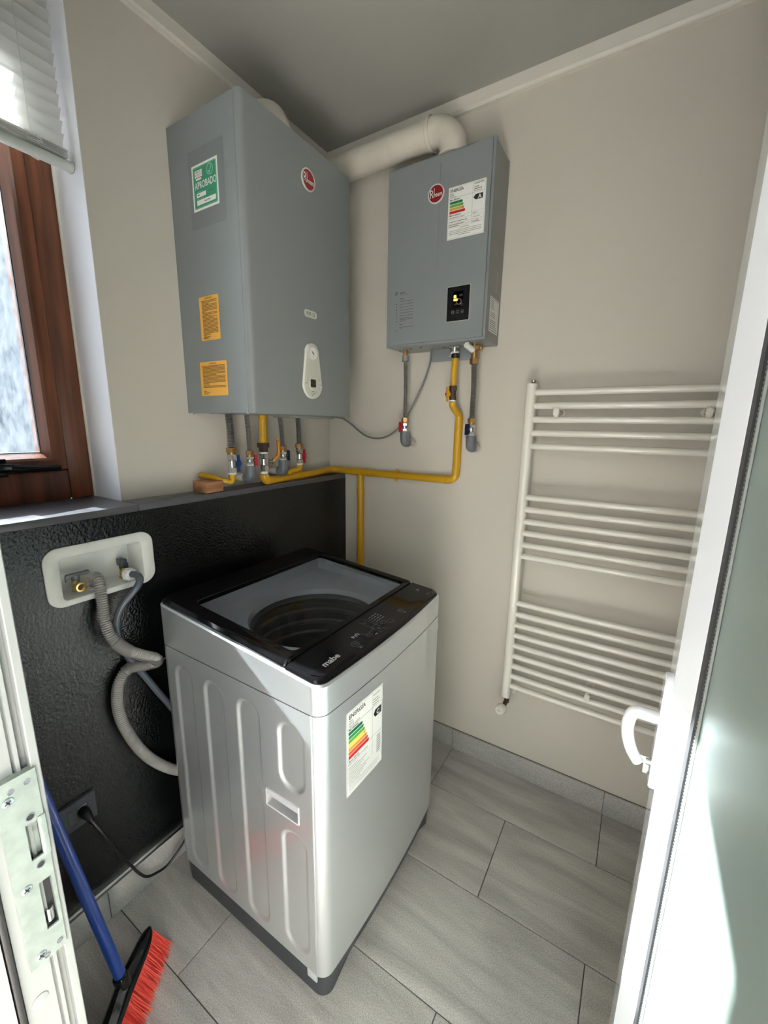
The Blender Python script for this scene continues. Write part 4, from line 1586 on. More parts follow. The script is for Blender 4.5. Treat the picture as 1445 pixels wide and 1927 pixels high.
# ------------------------------------------------------------------ water heater on the back wall
def water_heater():
    x0, x1, y0, z0, z1 = -0.911, -0.513, 1.470, 1.797, 2.404
    t = thing('water_heater', (-0.71, YB, z0), 'smaller flat grey water heater with digital display hung on the back wall', 'water heater')
    bm = new()
    box(bm, x0 + 0.0015, x1 - 0.0015, y0 + 0.0235, YB, z0 + 0.001, z1 - 0.001, bev=0.0015, seg=1)
    obj('casing', bm, 'grey_side', t)
    bm = new()
    box(bm, x0, x1, y0, y0 + 0.022, z0, z1)
    es = [e for e in bm.edges if e.verts[0].co.y < y0 + 1e-4 and e.verts[1].co.y < y0 + 1e-4]
    bmesh.ops.bevel(bm, geom=es, offset=0.008, segments=4, affect='EDGES')
    obj('front_cover', bm, 'grey', t)
    bm = new()
    box(bm, -0.7035, -0.700, y0 - 0.0018, y0 + 0.002, 2.052, 2.250, bev=0.0012)
    box(bm, -0.7035, -0.700, y0 - 0.0018, y0 + 0.002, 2.312, 2.372, bev=0.0012)
    obj('pressed_rib', bm, 'grey', t)
    badge(t, (-0.7135, y0, 2.283), (1, 0, 0), (0, 0, 1), (0, -1, 0), 0.0305, None)
    D = ((1, 0, 0), (0, 0, 1), (0, -1, 0))
    # display
    bm = new()
    prism(bm, rrect(0.087, 0.116, 0.004, 3), (-0.6135, y0, 1.921), (1, 0, 0), (0, 0, 1), (0, -1, 0), 0.0010)
    dm = obj('display', bm, 'lightprint', t)
    dm['label'] = 'black display panel with lit orange digits and three touch keys'
    bm = new()
    prism(bm, rrect(0.083, 0.112, 0.003, 3), (-0.6135, y0 - 0.0002, 1.921), (1, 0, 0), (0, 0, 1), (0, -1, 0), 0.0014)
    obj('display_glass', bm, 'bgloss', dm)
    p = Print((-0.6135 - 0.0415, y0 - 0.0013, 1.921 + 0.056), *D)
    p.poly('lcdgrey', rrect(36, 52, 2, 3, 41, 43), 0)
    p.text('digits', '52', 25, 36, 10.5, sx=0.85, l=1, bold=0.5)
    p.text('digits', 'CON', 24.5, 46, 8.5, sx=0.75, l=1, bold=0.4)
    p.ring('inkgrey', 44, 50, 10, 2.2, 1)
    p.text('inkgrey', '88', 46, 33, 10, l=1)
    p.line('lightprint', 26, 62, 32, 55, 0.6, 1)
    p.line('lightprint', 32, 55, 36, 62, 0.6, 1)
    p.ring('lightprint', 54, 60, 4, 0.6, 1)
    for k, s in enumerate('+-o'):
        p.rring('lightprint', 23 + 18 * k, 83, 10, 10, 2, 0.5, 1)
        p.text('lightprint', s, 23 + 18 * k, 86, 9, align='CENTER', l=1)
    for q in p.build(dm):
        if q.data.materials[0] == M['digits']:
            q.name = 'lit_digits'
    # printed instructions
    p = Print((-0.871, y0, 1.995), *D)
    p.text('ink', '21', 0, 13, 17, sx=0.85, bold=0.35, l=0)
    p.text('ink', 'Litros', 21, 11, 11, sx=0.85, bold=0.15, l=0)
    p.dashes('ink', 21, 60, 15, 1.0, 0, 1)
    p.line('inkgrey', 19, 19, 19, 150, 0.5, 0)
    p.dashes('ink', 22, 39, 29, 2.2, 0, 2)
    for k, (e, d) in enumerate(((78, 10), (78, 10), (80, 10), (79, 10), (78, 10), (78, 9), (79, 5), (78, 5), (45, 12), (34, 10), (80, 5), (32, 5))):
        p.dashes('ink', 22, e, 38 + sum(q[1] for q in ((78, 10), (78, 10), (80, 10), (79, 10), (78, 10), (78, 9), (79, 5), (78, 5), (45, 12), (34, 10), (80, 5), (32, 5))[:k]), 1.4 if k != 9 else 2.4, 0, 10 + k)
    for k, yy in enumerate((44, 54, 65, 76, 86, 95, 106)):
        if k in (0, 2, 3, 6):
            p.poly('ink', [(6, yy + 3), (8, yy - 3), (10, yy + 3)], 0)
        else:
            p.ring('ink', 8, yy, 2.6, 0.6, 0, 12)
    p.ring('ink', 8, 140, 2.8, 0.7, 0, 14)
    p.build(t, {'ink': 'printed_instructions', 'inkgrey': 'printed_rule'})
    # energy label
    e = Print((-0.6665, y0, 2.2885), *D)
    W_, H_ = 131, 160
    e.rect('paper', 0, 0, W_, H_, 0)
    so = obj('energy_label', e.b.pop('paper'), 'paper', t, smooth=False, recalc=False)
    so['label'] = 'white energy rating label with coloured bars and letter A'
    for a in ((3, 3, W_ - 3, 3), (3, H_ - 3, W_ - 3, H_ - 3), (3, 3, 3, H_ - 3), (W_ - 3, 3, W_ - 3, H_ - 3)):
        e.line('inkgrey', *a, 0.4)
    e.line('ink', 86, 3, 86, 122, 0.5)
    e.text('ink', 'ENERG\u00cdA', 6, 16, 13, sx=0.9, bold=0.25)
    for k, s in enumerate(('Marca', 'Modelo', 'Tipo de gas')):
        e.text('ink', s, 6, 22 + 5 * k, 5, bold=0.05)
    e.line('ink', 3, 34, 128, 34, 0.5)
    e.text('ink', 'M\u00e1s eficiente', 6, 41, 7, bold=0.15)
    for k, (c, w_) in enumerate((('g1', 47), ('g3', 50), ('och', 53), ('r1', 57))):
        y = 44 + 9.6 * k
        e.poly(c, [(6, y), (6, y + 8), (3 + w_, y + 8), (6 + w_, y + 4), (3 + w_, y)], 2)
        e.text('ink', 'ABCD'[k], w_ - 1, y + 6.5, 7, l=3)
    e.text('ink', 'Menos eficiente', 6, 88, 6.5, bold=0.15)
    e.text('ink', 'RENDIMIENTO MEDIO', 6, 96, 6, sx=0.92)
    e.text('ink', 'CALEF\u00d3N', 90, 10, 7.5, bold=0.1)
    e.text('ink', 'RHEEM', 90, 20, 5.5, bold=0.05)
    e.dashes('ink', 90, 117, 24, 2.2, 2, 31)
    e.text('ink', 'Gas Natural', 90, 31, 5.5, bold=0.05)
    e.poly('ink', [(89, 48), (97, 40), (122, 40), (122, 56), (97, 56)], 2)
    e.text('paper', 'A', 106, 54, 16, l=3, bold=0.5)
    for yy in (89, 99, 111, 117, 122):
        e.line('inkgrey', 3 if yy != 89 else 60, yy, 128, yy, 0.4)
    e.text('ink', '80,0 %', 90, 96, 6)
    e.text('ink', '4,10 (m3/h)', 90, 107, 5.5)
    e.text('ink', '21   L/min', 90, 115.5, 5)
    e.text('ink', 'Autom\u00e1tico', 90, 121, 5, bold=0.1)
    for k, (a, b) in enumerate(((6, 70), (6, 62), (6, 40))):
        e.dashes('ink', a, b, (106, 114.5, 120)[k], 1.8, 2, 40 + k)
    e.text('ink', 'IMPORTANTE', 62, 129, 5, align='CENTER')
    for k in range(4):
        e.dashes('inkgrey' if k < 2 else 'ink', 7 if k < 3 else 40, 122 if k < 3 else 84, 134 + 5 * k, 1.3, 2, 50 + k)
    e.build(so)
    # label on the side
    SD = ((0, 1, 0), (0, 0, 1), (1, 0, 0))
    s = Print((x1 - 0.0013, 1.516, 1.946), *SD)
    s.rect('paper', 0, 0, 100, 115, 0)
    so = obj('side_label', s.b.pop('paper'), 'paper', t, smooth=False, recalc=False)
    so['label'] = 'white data label low on the side of the heater'
    s.rect('inkgrey', 4, 4, 96, 6, 2)
    s.rect('inkgrey', 4, 108, 96, 110, 2)
    for k in range(15):
        if k in (5, 9):
            continue
        s.dashes('inkgrey', 8, 40 + (k * 53) % 50, 12 + 6.4 * k, 2.2, 2, 70 + k)
    s.build(so)
    s = Print((x1 - 0.0013, 1.545, 1.968), *SD)
    # upright pale lettering: reads upward
    s2 = Print((x1 - 0.0013, 1.595, 1.965), (0, 0, 1), (0, -1, 0), (1, 0, 0))
    s2.text('lightprint', 'Rheem', 0, -10, 26, l=0, bold=0.2)
    for q in s2.build(t):
        q.name = 'side_lettering'
    # plumbing plate below
    bm = new()
    box(bm, -0.775, -0.60, 1.600, 1.606, 1.752, z0 + 0.002, bev=0.002)
    obj('mounting_plate', bm, 'grey', t)
    bm = new()
    cyl(bm, (-0.654, 1.555, z0), (-0.654, 1.555, z0 - 0.022), 0.015)
    box(bm, -0.672, -0.636, 1.54, 1.57, z0 - 0.006, z0, bev=0.001)
    obj('gas_inlet', bm, 'chrome', t)
    for a, b in ((-0.70, 1.56), (-0.615, 1.56), (-0.60, 1.52), (-0.83, 1.53), (-0.78, 1.52), (-0.89, 1.55)):
        bm = new()
        lathe(bm, (a, b, z0 + 0.001), (0, 0, -1), [(0, 0.0045), (0.004, 0.0045), (0.005, 0)], 12)
        obj('screw', bm, 'screw', t)
    bm = new()
    box(bm, -0.686, -0.672, 1.575, 1.60, z0 - 0.034, z0 - 0.004, bev=0.002)
    obj('fixing_bracket', bm, 'chrome', t)
    bm = new()
    cyl(bm, (-0.868, 1.555, z0 + 0.002), (-0.868, 1.555, z0 - 0.022), 0.0095)
    obj('water_outlet', bm, 'brass', t)
    bm = new()
    cyl(bm, (-0.575, 1.555, z0 + 0.002), (-0.575, 1.555, z0 - 0.032), 0.0105)
    box(bm, -0.590, -0.545, 1.545, 1.565, z0 - 0.020, z0 - 0.006, bev=0.003)
    cyl(bm, (-0.556, 1.55, z0 - 0.016), (-0.556, 1.528, z0 - 0.016), 0.007)
    obj('water_inlet', bm, 'brass', t)
    bm = new()
    cyl(bm, (-0.580, 1.550, z0 - 0.020), (-0.592, 1.512, z0 - 0.006), 0.0115, seg=24, bev=0.001)
    o = obj('drain_knob', bm, 'tape', t)
    o['label'] = 'small white ribbed drain knob'


# ------------------------------------------------------------------ flue pipes
def flues():
    r = 0.050
    zc, yc, xv = 2.502, 1.525, -0.680
    t = thing('flue_pipe', (xv, yc, 2.404), 'white exhaust pipe elbowing from the smaller heater along the ceiling', 'pipe')
    bm = new()
    cyl(bm, (xv - 0.085, yc, zc), (XW, yc, zc), r * 0.96, seg=40)
    obj('straight_pipe', bm, 'flue', t)
    bm = new()
    pts = [V(xv, yc, 2.405), V(xv, yc, 2.424)]
    R = 0.075
    for k in range(11):
        a = math.radians(90 * k / 10)
        pts.append(V(xv - R + R * math.cos(a), yc, 2.427 + R * math.sin(a)))
    pts.append(V(xv - R - 0.006, yc, zc))
    rings(bm, pts, [r * 0.98] * len(pts), 40)
    obj('elbow', bm, 'flue', t)
    bm = new()
    lathe(bm, (xv - R - 0.004, yc, zc), (-1, 0, 0), [(0, r * 0.97), (0, r * 1.06), (0.004, r * 1.09), (0.013, r * 1.09), (0.015, r * 1.04), (0.024, r * 1.03), (0.026, r * 0.95)], 40, cap=False)
    obj('collar', bm, 'flue', t)
    bm = new()
    lathe(bm, (xv, yc, 2.4045), (0, 0, 1), [(0, r * 1.12), (0.006, r * 1.12), (0.008, r * 0.98)], 40)
    obj('base_flange', bm, 'flue', t)
    t = thing('flue_pipe', (-1.17, 1.16, 2.361), 'white curved flue elbow peeping over the top of the tall boiler', 'pipe')
    bm = new()
    pts = [V(-1.150, 1.155, 2.361), V(-1.150, 1.155, 2.42)]
    for k in range(11):
        a = math.radians(90 * k / 10)
        pts.append(V(-1.215 + 0.065 * math.cos(a), 1.155, 2.424 + 0.065 * math.sin(a)))
    pts.append(V(XW, 1.155, 2.489))
    rings(bm, pts, [0.050] * len(pts), 36)
    obj('elbow', bm, 'flue', t)
    bm = new()
    lathe(bm, (-1.150, 1.155, 2.3615), (0, 0, 1), [(0, 0.058), (0.012, 0.058), (0.014, 0.05)], 36)
    obj('collar', bm, 'flue', t)
    bm = new()
    lathe(bm, (XW, 1.155, 2.489), (1, 0, 0), [(0, 0.065), (0.004, 0.065), (0.006, 0.05)], 36)
    obj('collar', bm, 'flue', t)


# ------------------------------------------------------------------ plumbing
def butterfly(bm, c, ax, up, s=1.0):
    """two-winged valve handle centred at c, axis ax"""
    c, ax, up = V(c), V(ax).normalized(), V(up).normalized()
    sd_ = ax.cross(up)
    prof = [(-0.028, -0.004), (-0.030, 0.0), (-0.028, 0.005), (-0.014, 0.005), (-0.010, 0.010), (0.010, 0.010), (0.014, 0.005), (0.028, 0.005), (0.030, 0.0), (0.028, -0.004), (0.014, -0.006), (0.010, -0.010), (-0.010, -0.010), (-0.014, -0.006)]
    prism(bm, [(a * s, b * s) for a, b in prof], c, up, sd_, ax, 0.007 * s)
    cyl(bm, c - ax * 0.008 * s, c + ax * 0.010 * s, 0.0085 * s, seg=20)


def flex_connection(label, top, bottom, r, valve_len, body, handle, handle_kind, elbow, nut_r, side, group):
    """flexible steel hose from an appliance to a wall outlet; top and bottom are the hose ends"""
    top, bottom = V(top), V(bottom)
    t = thing('flexible_hose', bottom, label, 'hose', group)
    bm = new()
    mid = (top + bottom) / 2 + V(0.0015, 0.001, 0)
    corrugated(bm, [top, mid, bottom], r, pitch=0.0044, depth=r * 0.3, seg=16)
    obj('corrugated_hose', bm, 'steelhose', t)
    bm = new()
    b = bottom
    hexnut(bm, b + V(0, 0, 0.004), b - V(0, 0, 0.012), nut_r)
    cyl(bm, b - V(0, 0, 0.012), b - V(0, 0, 0.019), nut_r * 0.78, seg=20)
    obj('brass_nut', bm, 'brass', t)
    z = b.z - 0.019
    bm = new()
    hexnut(bm, (b.x, b.y, z), (b.x, b.y, z - valve_len * 0.3), body * 1.12)
    cyl(bm, (b.x, b.y, z - valve_len * 0.3), (b.x, b.y, z - valve_len * 0.72), body * 0.98, seg=24, bev=0.002)
    hexnut(bm, (b.x, b.y, z - valve_len * 0.72), (b.x, b.y, z - valve_len), body * 1.05)
    side = V(side)
    cyl(bm, V(b.x, b.y, z - valve_len * 0.5), V(b.x, b.y, z - valve_len * 0.5) + side * (body + 0.010), 0.0045, seg=16)
    obj('valve_body', bm, 'chrome', t)
    hc = V(b.x, b.y, z - valve_len * 0.5) + side * (body + 0.006)
    bm = new()
    if handle_kind == 'butterfly':
        butterfly(bm, hc, side, (0, 0, 1))
        h = obj('valve_handle', bm, handle, t)
        bm = new()
        cyl(bm, hc + side * 0.009, hc + side * 0.013, 0.0042, seg=12)
        obj('handle_screw', bm, 'chrome', t)
    else:
        n = side
        s_ = n.cross(V(0, 0, 1))
        prism(bm, [(-0.007, 0.021), (0.007, 0.021), (0.009, 0.012), (0.0085, -0.021), (-0.0085, -0.021), (-0.009, 0.012)], hc - n * 0.002, s_, (0, 0, 1), n, 0.009)
        bmesh.ops.bevel(bm, geom=bm.edges[:], offset=0.0015, segments=2, affect='EDGES')
        h = obj('valve_handle', bm, handle, t)
    z -= valve_len
    bm = new()
    cyl(bm, (b.x, b.y, z + 0.001), (b.x, b.y, z - 0.005), body * 0.98, seg=24)
    obj('sealing_tape', bm, 'tape', t)
    z -= 0.004
    kind, d = elbow[0], elbow[1]
    d = V(d)
    if kind == 'pvc':
        R = 0.0195
        bm = new()
        cyl(bm, (b.x, b.y, z), (b.x, b.y, z - 0.026), R, seg=28, bev=0.001)
        pts = [V(b.x, b.y, z - 0.024)]
        for k in range(9):
            a = math.radians(90 * k / 8)
            pts.append(V(b.x, b.y, z - 0.028) + d * (0.014 * (1 - math.cos(a))) + V(0, 0, -0.018 * math.sin(a)))
        pts.append(pts[-1] + d * 0.012)
        rings(bm, pts, [R * 0.97] * len(pts), 28)
        obj('grey_elbow', bm, 'pvcgrey', t)
        end = pts[-1]
        if abs(d.y) > 0.5:
            wall = V(end.x, YB, end.z)
        else:
            wall = V(XW, end.y, end.z)
        bm = new()
        rings(bm, [end - d * 0.004, wall], [0.0155, 0.0155], 24)
        lathe(bm, wall, -d, [(0, 0.022), (0.0015, 0.021), (0.002, 0.0155)], 24)
        obj('wall_pipe', bm, 'pipewhite', t)
    else:
        bm = new()
        pts = [V(b.x, b.y, z + 0.002), V(b.x, b.y, z - 0.010)]
        for q in elbow[2]:
            pts.append(V(q))
        p = resample(smooth_path(pts), 0.005)
        rings(bm, p, [0.0115 if i < 5 else 0.0095 for i in range(len(p))], 20)
        obj('yellow_elbow', bm, 'yellow', t)
    return t


def plumbing():
    zb = 1.529
    xh = -1.250
    flex_connection('wide steel hose with blue butterfly valve under the tall boiler, by the wooden block', (xh, 0.979, zb), (xh, 0.982, 1.408), 0.0135, 0.066, 0.0145, 'blue', 'butterfly',
                    ('pipe', (0, -1, 0), [(xh, 0.975, 1.2915), (xh - 0.008, 0.955, 1.296), (-1.296, 0.925, 1.311), (-1.330, 0.905, 1.316)]), 0.0195, (0.35, 0.937, 0), 'hoses under the tall boiler')
    flex_connection('thin steel hose with red lever valve and grey elbow under the tall boiler', (-1.222, 1.034, zb), (-1.222, 1.040, 1.3973), 0.0095, 0.028, 0.013, 'redp', 'lever',
                    ('pvc', (-1, 0, 0)), 0.0150, (0.35, 0.937, 0), 'hoses under the tall boiler')
    flex_connection('thin steel hose with navy lever valve and grey elbow under the tall boiler', (-1.222, 1.194, zb), (-1.222, 1.207, 1.408), 0.0095, 0.028, 0.013, 'navy', 'lever',
                    ('pvc', (-1, 0, 0)), 0.0150, (0.35, 0.937, 0), 'hoses under the tall boiler')
    flex_connection('steel hose with red butterfly valve under the tall boiler, next to the room corner', (xh, 1.324, zb), (xh, 1.330, 1.412), 0.0115, 0.060, 0.013, 'redp', 'butterfly',
                    ('pipe', (0, -1, 0), [(xh, 1.323, 1.312), (xh - 0.004, 1.305, 1.306), (xh - 0.010, 1.284, 1.303), (xh - 0.014, 1.274, 1.290)]), 0.0170, (0.35, 0.937, 0), 'hoses under the tall boiler')
    # back wall ones
    flex_connection('thin steel hose with red lever valve below the smaller heater', (-0.868, 1.557, 1.776), (-0.863, 1.557, 1.527), 0.0085, 0.030, 0.013, 'redp', 'lever',
                    ('pvc', (0, 1, 0)), 0.0150, (-0.5, -0.866, 0), 'hoses under the smaller heater')
    flex_connection('steel hose with navy lever valve below the smaller heater, nearer the radiator', (-0.575, 1.557, 1.748), (-0.571, 1.557, 1.526), 0.0110, 0.038, 0.013, 'navy', 'lever',
                    ('pvc', (0, 1, 0)), 0.0160, (-0.5, -0.866, 0), 'hoses under the smaller heater')
    # nuts at the top of those two belong to the hoses: small things of their own would float, so they are parts of the heater line
    # gas line
    t = thing('gas_pipe', (-0.649, 1.606, 1.284), 'yellow gas pipe running round the corner up to both heaters', 'pipe')
    r = 0.0165
    ym = YB - 0.0175
    xm = -1.300
    zm = 1.2790
    bm = new()
    # back run, elbow and riser to the smaller heater
    pts = [(-1.10, ym, zm)] + [(-0.90, ym, zm), (-0.70, ym, zm), (-0.668, ym, zm + 0.003), (-0.652, ym, zm + 0.018), (-0.649, ym, zm + 0.05), (-0.649, ym, 1.40), (-0.648, ym, 1.50), (-0.648, ym, 1.528), (-0.649, ym - 0.008, 1.548), (-0.652, 1.585, 1.562), (-0.6535, 1.560, 1.578), (-0.6535, 1.556, 1.592)]
    p = resample(smooth_path(pts), 0.006)
    rad = [0.0165 - 0.003 * min(max((q.z - 1.52) / 0.05, 0), 1) for q in p]
    rings(bm, p, rad, 22)
    obj('riser_pipe', bm, 'yellow', t)
    bm = new()
    pts = [(-1.10, ym, zm), (-1.20, ym, zm + 0.001), (-1.262, ym - 0.004, zm + 0.004), (-1.290, ym - 0.03, zm + 0.004), (xm + 0.010, ym - 0.08, zm + 0.003), (xm + 0.02, 1.45, zm), (-1.268, 1.30, zm - 0.001), (-1.256, 1.20, zm - 0.001), (-1.250, 1.155, zm - 0.001), (-1.2500, 1.138, zm + 0.003), (-1.250, 1.132, zm + 0.016), (-1.250, 1.131, zm + 0.026)]
    p = resample(smooth_path(pts), 0.006)
    rad = [0.0165 if q.y > 1.15 or q.x > -1.2 else 0.0185 for q in p]
    rings(bm, p, rad, 22)
    obj('corner_pipe', bm, 'yellow', t)
    bm = new()
    cyl(bm, (-1.17, ym, zm + 0.0005), (-1.065, ym, zm), 0.0185, seg=24, bev=0.002)
    cyl(bm, (-1.132, ym, zm), (-1.132, ym, zm - 0.03), 0.0175, seg=24)
    obj('tee_fitting', bm, 'yellow', t)
    bm = new()
    cyl(bm, (-0.705, ym, zm), (-0.685, ym, zm), 0.0180, seg=24, bev=0.001)
    obj('elbow_collar', bm, 'yellow', t)
    bm = new()
    cyl(bm, (-1.132, ym, zm - 0.02), (-1.132, ym, 1.196), 0.0150, seg=24)
    cyl(bm, (-1.132, ym, 1.200), (-1.132, ym, 1.170), 0.0185, seg=24, bev=0.001)
    cyl(bm, (-1.132, ym, 1.175), (-1.132, ym, 0.02), 0.0172, seg=24)
    obj('drop_pipe', bm, 'yellow', t)
    for c, ax in (((-0.930, ym, zm), 'x'), ((-1.272, 1.352, zm), 'y')):
        bm = new()
        c = V(c)
        d = V(1, 0, 0) if ax == 'x' else V(0, 1, 0)
        o_ = V(0, -1, 0) if ax == 'x' else V(1, 0, 0)
        lathe(bm, c - d * 0.005, d, [(0, 0.017), (0, 0.0190), (0.010, 0.0190), (0.010, 0.017)], 24, cap=False)
        prism(bm, [(-0.005, 0.012), (0.005, 0.012), (0.005, 0.030), (-0.005, 0.030)], c + o_ * 0.006, d, (0, 0, 1), o_, 0.003)
        lathe(bm, c + V(0, 0, 0.022) + o_ * 0.008, o_, [(0, 0.004), (0.004, 0.004), (0.005, 0)], 10)
        prism(bm, [(-0.005, -0.026), (0.005, -0.026), (0.005, -0.012), (-0.005, -0.012)], c + o_ * 0.006, d, (0, 0, 1), o_, 0.003)
        obj('pipe_clamp', bm, 'yellow', t)
    # heater valve
    bm = new()
    xv, yv = -0.6535, 1.556
    hexnut(bm, (xv, yv, 1.652), (xv, yv, 1.634), 0.0150)
    cyl(bm, (xv, yv, 1.634), (xv, yv, 1.606), 0.0115)
    hexnut(bm, (xv, yv, 1.612), (xv, yv, 1.598), 0.0135)
    obj('brass_valve', bm, 'darkbrass', t)
    bm = new()
    cyl(bm, (xv, yv, 1.599), (xv, yv, 1.593), 0.0125)
    obj('sealing_tape', bm, 'tape', t)
    bm = new()
    butterfly(bm, (xv - 0.014, yv - 0.012, 1.620), (-0.65, -0.76, 0), (0, 0, 1), 0.92)
    obj('valve_handle', bm, 'yellow', t)
    bm = new()
    cyl(bm, V(xv - 0.014, yv - 0.012, 1.620) + V(-0.65, -0.76, 0) * 0.009, V(xv - 0.014, yv - 0.012, 1.620) + V(-0.65, -0.76, 0) * 0.0115, 0.0048)
    o = obj('handle_cap', bm, 'redp', t)
    o['label'] = 'red dot in the middle of the handle'
    bm = new()
    rings(bm, [(xv, yv, 1.648), (xv, yv, 1.70), (xv + 0.0035, yv, 1.755)], [0.0115, 0.0118, 0.0125], 22)
    obj('upper_pipe', bm, 'yellow', t)
    bm = new()
    lathe(bm, (xv + 0.0035, yv, 1.752), (0, 0, 1), [(0, 0.0135), (0.001, 0.0155), (0.015, 0.0165), (0.018, 0.013)], 24)
    obj('rubber_sleeve', bm, 'black', t)
    bm = new()
    cyl(bm, (xv + 0.0035, yv, 1.768), (xv + 0.0035, yv, 1.777), 0.0115)
    obj('thread_tape', bm, 'tape', t)
    # tall boiler gas line: pipe, union, valve with orange lever
    xg, yg = -1.250, 1.131
    bm = new()
    rings(bm, [(xg, yg + 0.004, 1.529), (xg, yg + 0.003, 1.515), (xg, yg + 0.003, 1.514), (xg, yg + 0.001, 1.452), (xg, yg + 0.001, 1.451), (xg, yg, 1.424)], [0.0160, 0.0160, 0.0145, 0.0145, 0.0155, 0.0155], 24)
    obj('boiler_pipe', bm, 'yellow', t)
    bm = new()
    cyl(bm, (xg, yg, 1.426), (xg, yg, 1.408), 0.0225, seg=8)
    cyl(bm, (xg, yg, 1.409), (xg, yg, 1.390), 0.0165, seg=8)
    obj('union_nut', bm, 'darkbrass', t)
    bm = new()
    cyl(bm, (xg, yg, 1.391), (xg, yg, 1.384), 0.0165, seg=24)
    obj('sealing_tape', bm, 'tape', t)
    bm = new()
    cyl(bm, (xg, yg, 1.318), (xg, yg, 1.306), 0.0150, seg=24)
    obj('sealing_tape', bm, 'tape', t)
    bm = new()
    hexnut(bm, (xg, yg, 1.385), (xg, yg, 1.366), 0.0185)
    cyl(bm, (xg, yg, 1.367), (xg, yg, 1.339), 0.0190, seg=28, bev=0.003)
    hexnut(bm, (xg, yg, 1.340), (xg, yg, 1.316), 0.0175)
    sdv = V(0.45, 0.893, 0)
    cyl(bm, V(xg, yg, 1.353), V(xg, yg, 1.353) + sdv * 0.040, 0.0065)
    box(bm, xg + 0.010, xg + 0.020, yg + 0.030, yg + 0.040, 1.340, 1.366, bev=0.002)
    obj('ball_valve', bm, 'chrome', t)
    bm = new()
    path = [V(xg, yg, 1.357) + sdv * 0.036, V(xg, yg, 1.364) + sdv * 0.043, V(xg, yg, 1.378) + sdv * 0.056, V(xg, yg, 1.400) + sdv * 0.058, V(xg, yg, 1.440) + sdv * 0.057]
    wd = sdv.cross(V(0, 0, 1))
    pp = resample(smooth_path(path), 0.004)
    prev = None
    for i, q in enumerate(pp):
        tt = (pp[min(i + 1, len(pp) - 1)] - pp[max(i - 1, 0)]).normalized()
        nn = tt.cross(wd).normalized()
        w_ = 0.0085 if i < len(pp) - 2 else 0.005
        ring = [bm.verts.new(q + wd * a * w_ + nn * b * 0.0035) for a, b in ((-1, -1), (1, -1), (1, 1), (-1, 1))]
        if prev:
            for k in range(4):
                bm.faces.new((prev[k], prev[(k + 1) % 4], ring[(k + 1) % 4], ring[k]))
        else:
            bm.faces.new(ring)
        prev = ring
    bm.faces.new(prev)
    o = obj('valve_lever', bm, 'orange', t)
    o['label'] = 'upright orange lever'
    # hose end nuts at the heater
    for n_, (x, z, m_, rr_) in enumerate(((-0.868, 1.775, 'grey_side', 0.0135), (-0.575, 1.745, 'brass', 0.0165))):
        bm = new()
        hexnut(bm, (x, 1.556, z + 0.002), (x, 1.556, z - 0.020 if n_ == 0 else z - 0.018), rr_)
        if n_:
            cyl(bm, (x, 1.556, z + 0.022), (x, 1.556, z - 0.002), rr_ * 0.72)
        o = obj('hose_nut', bm, m_, None)
        par = [q for q in bpy.data.objects if q.name.startswith('flexible_hose') and abs(q.location.x - x) < 0.02 and q.location.y > 1.5][0]
        o.parent = par
        o.location = -V(par.location)
    # cable
    bm = new()
    tube(bm, [(-1.186, 1.368, 1.533), (-1.190, 1.44, 1.532), (-1.183, 1.54, 1.528), (-1.163, 1.588, 1.500), (-1.131, 1.600, 1.472), (-1.09, 1.605, 1.449), (-1.043, 1.606, 1.440), (-0.99, 1.606, 1.447), (-0.933, 1.606, 1.478), (-0.895, 1.606, 1.522), (-0.857, 1.600, 1.570), (-0.825, 1.598, 1.625), (-0.795, 1.598, 1.690), (-0.775, 1.597, 1.755), (-0.770, 1.592, 1.797)], 0.0042, 12, 0.008)
    tag(obj('cable', bm, 'cable'), 'thin grey cable sagging across the wall between the two heaters', 'cable')


def wooden_block():
    bm = new()
    box(bm, -0.038, 0.038, -0.033, 0.033, 0.0, 0.0385, bev=0.0015)
    o = obj('wooden_block', bm, 'block')
    o.location = (-1.281, 0.901, ZS + 0.0003)
    o.rotation_euler = (0, 0, 0.04)
    tag(o, 'small raw wooden block on the black ledge under the tall boiler', 'block')


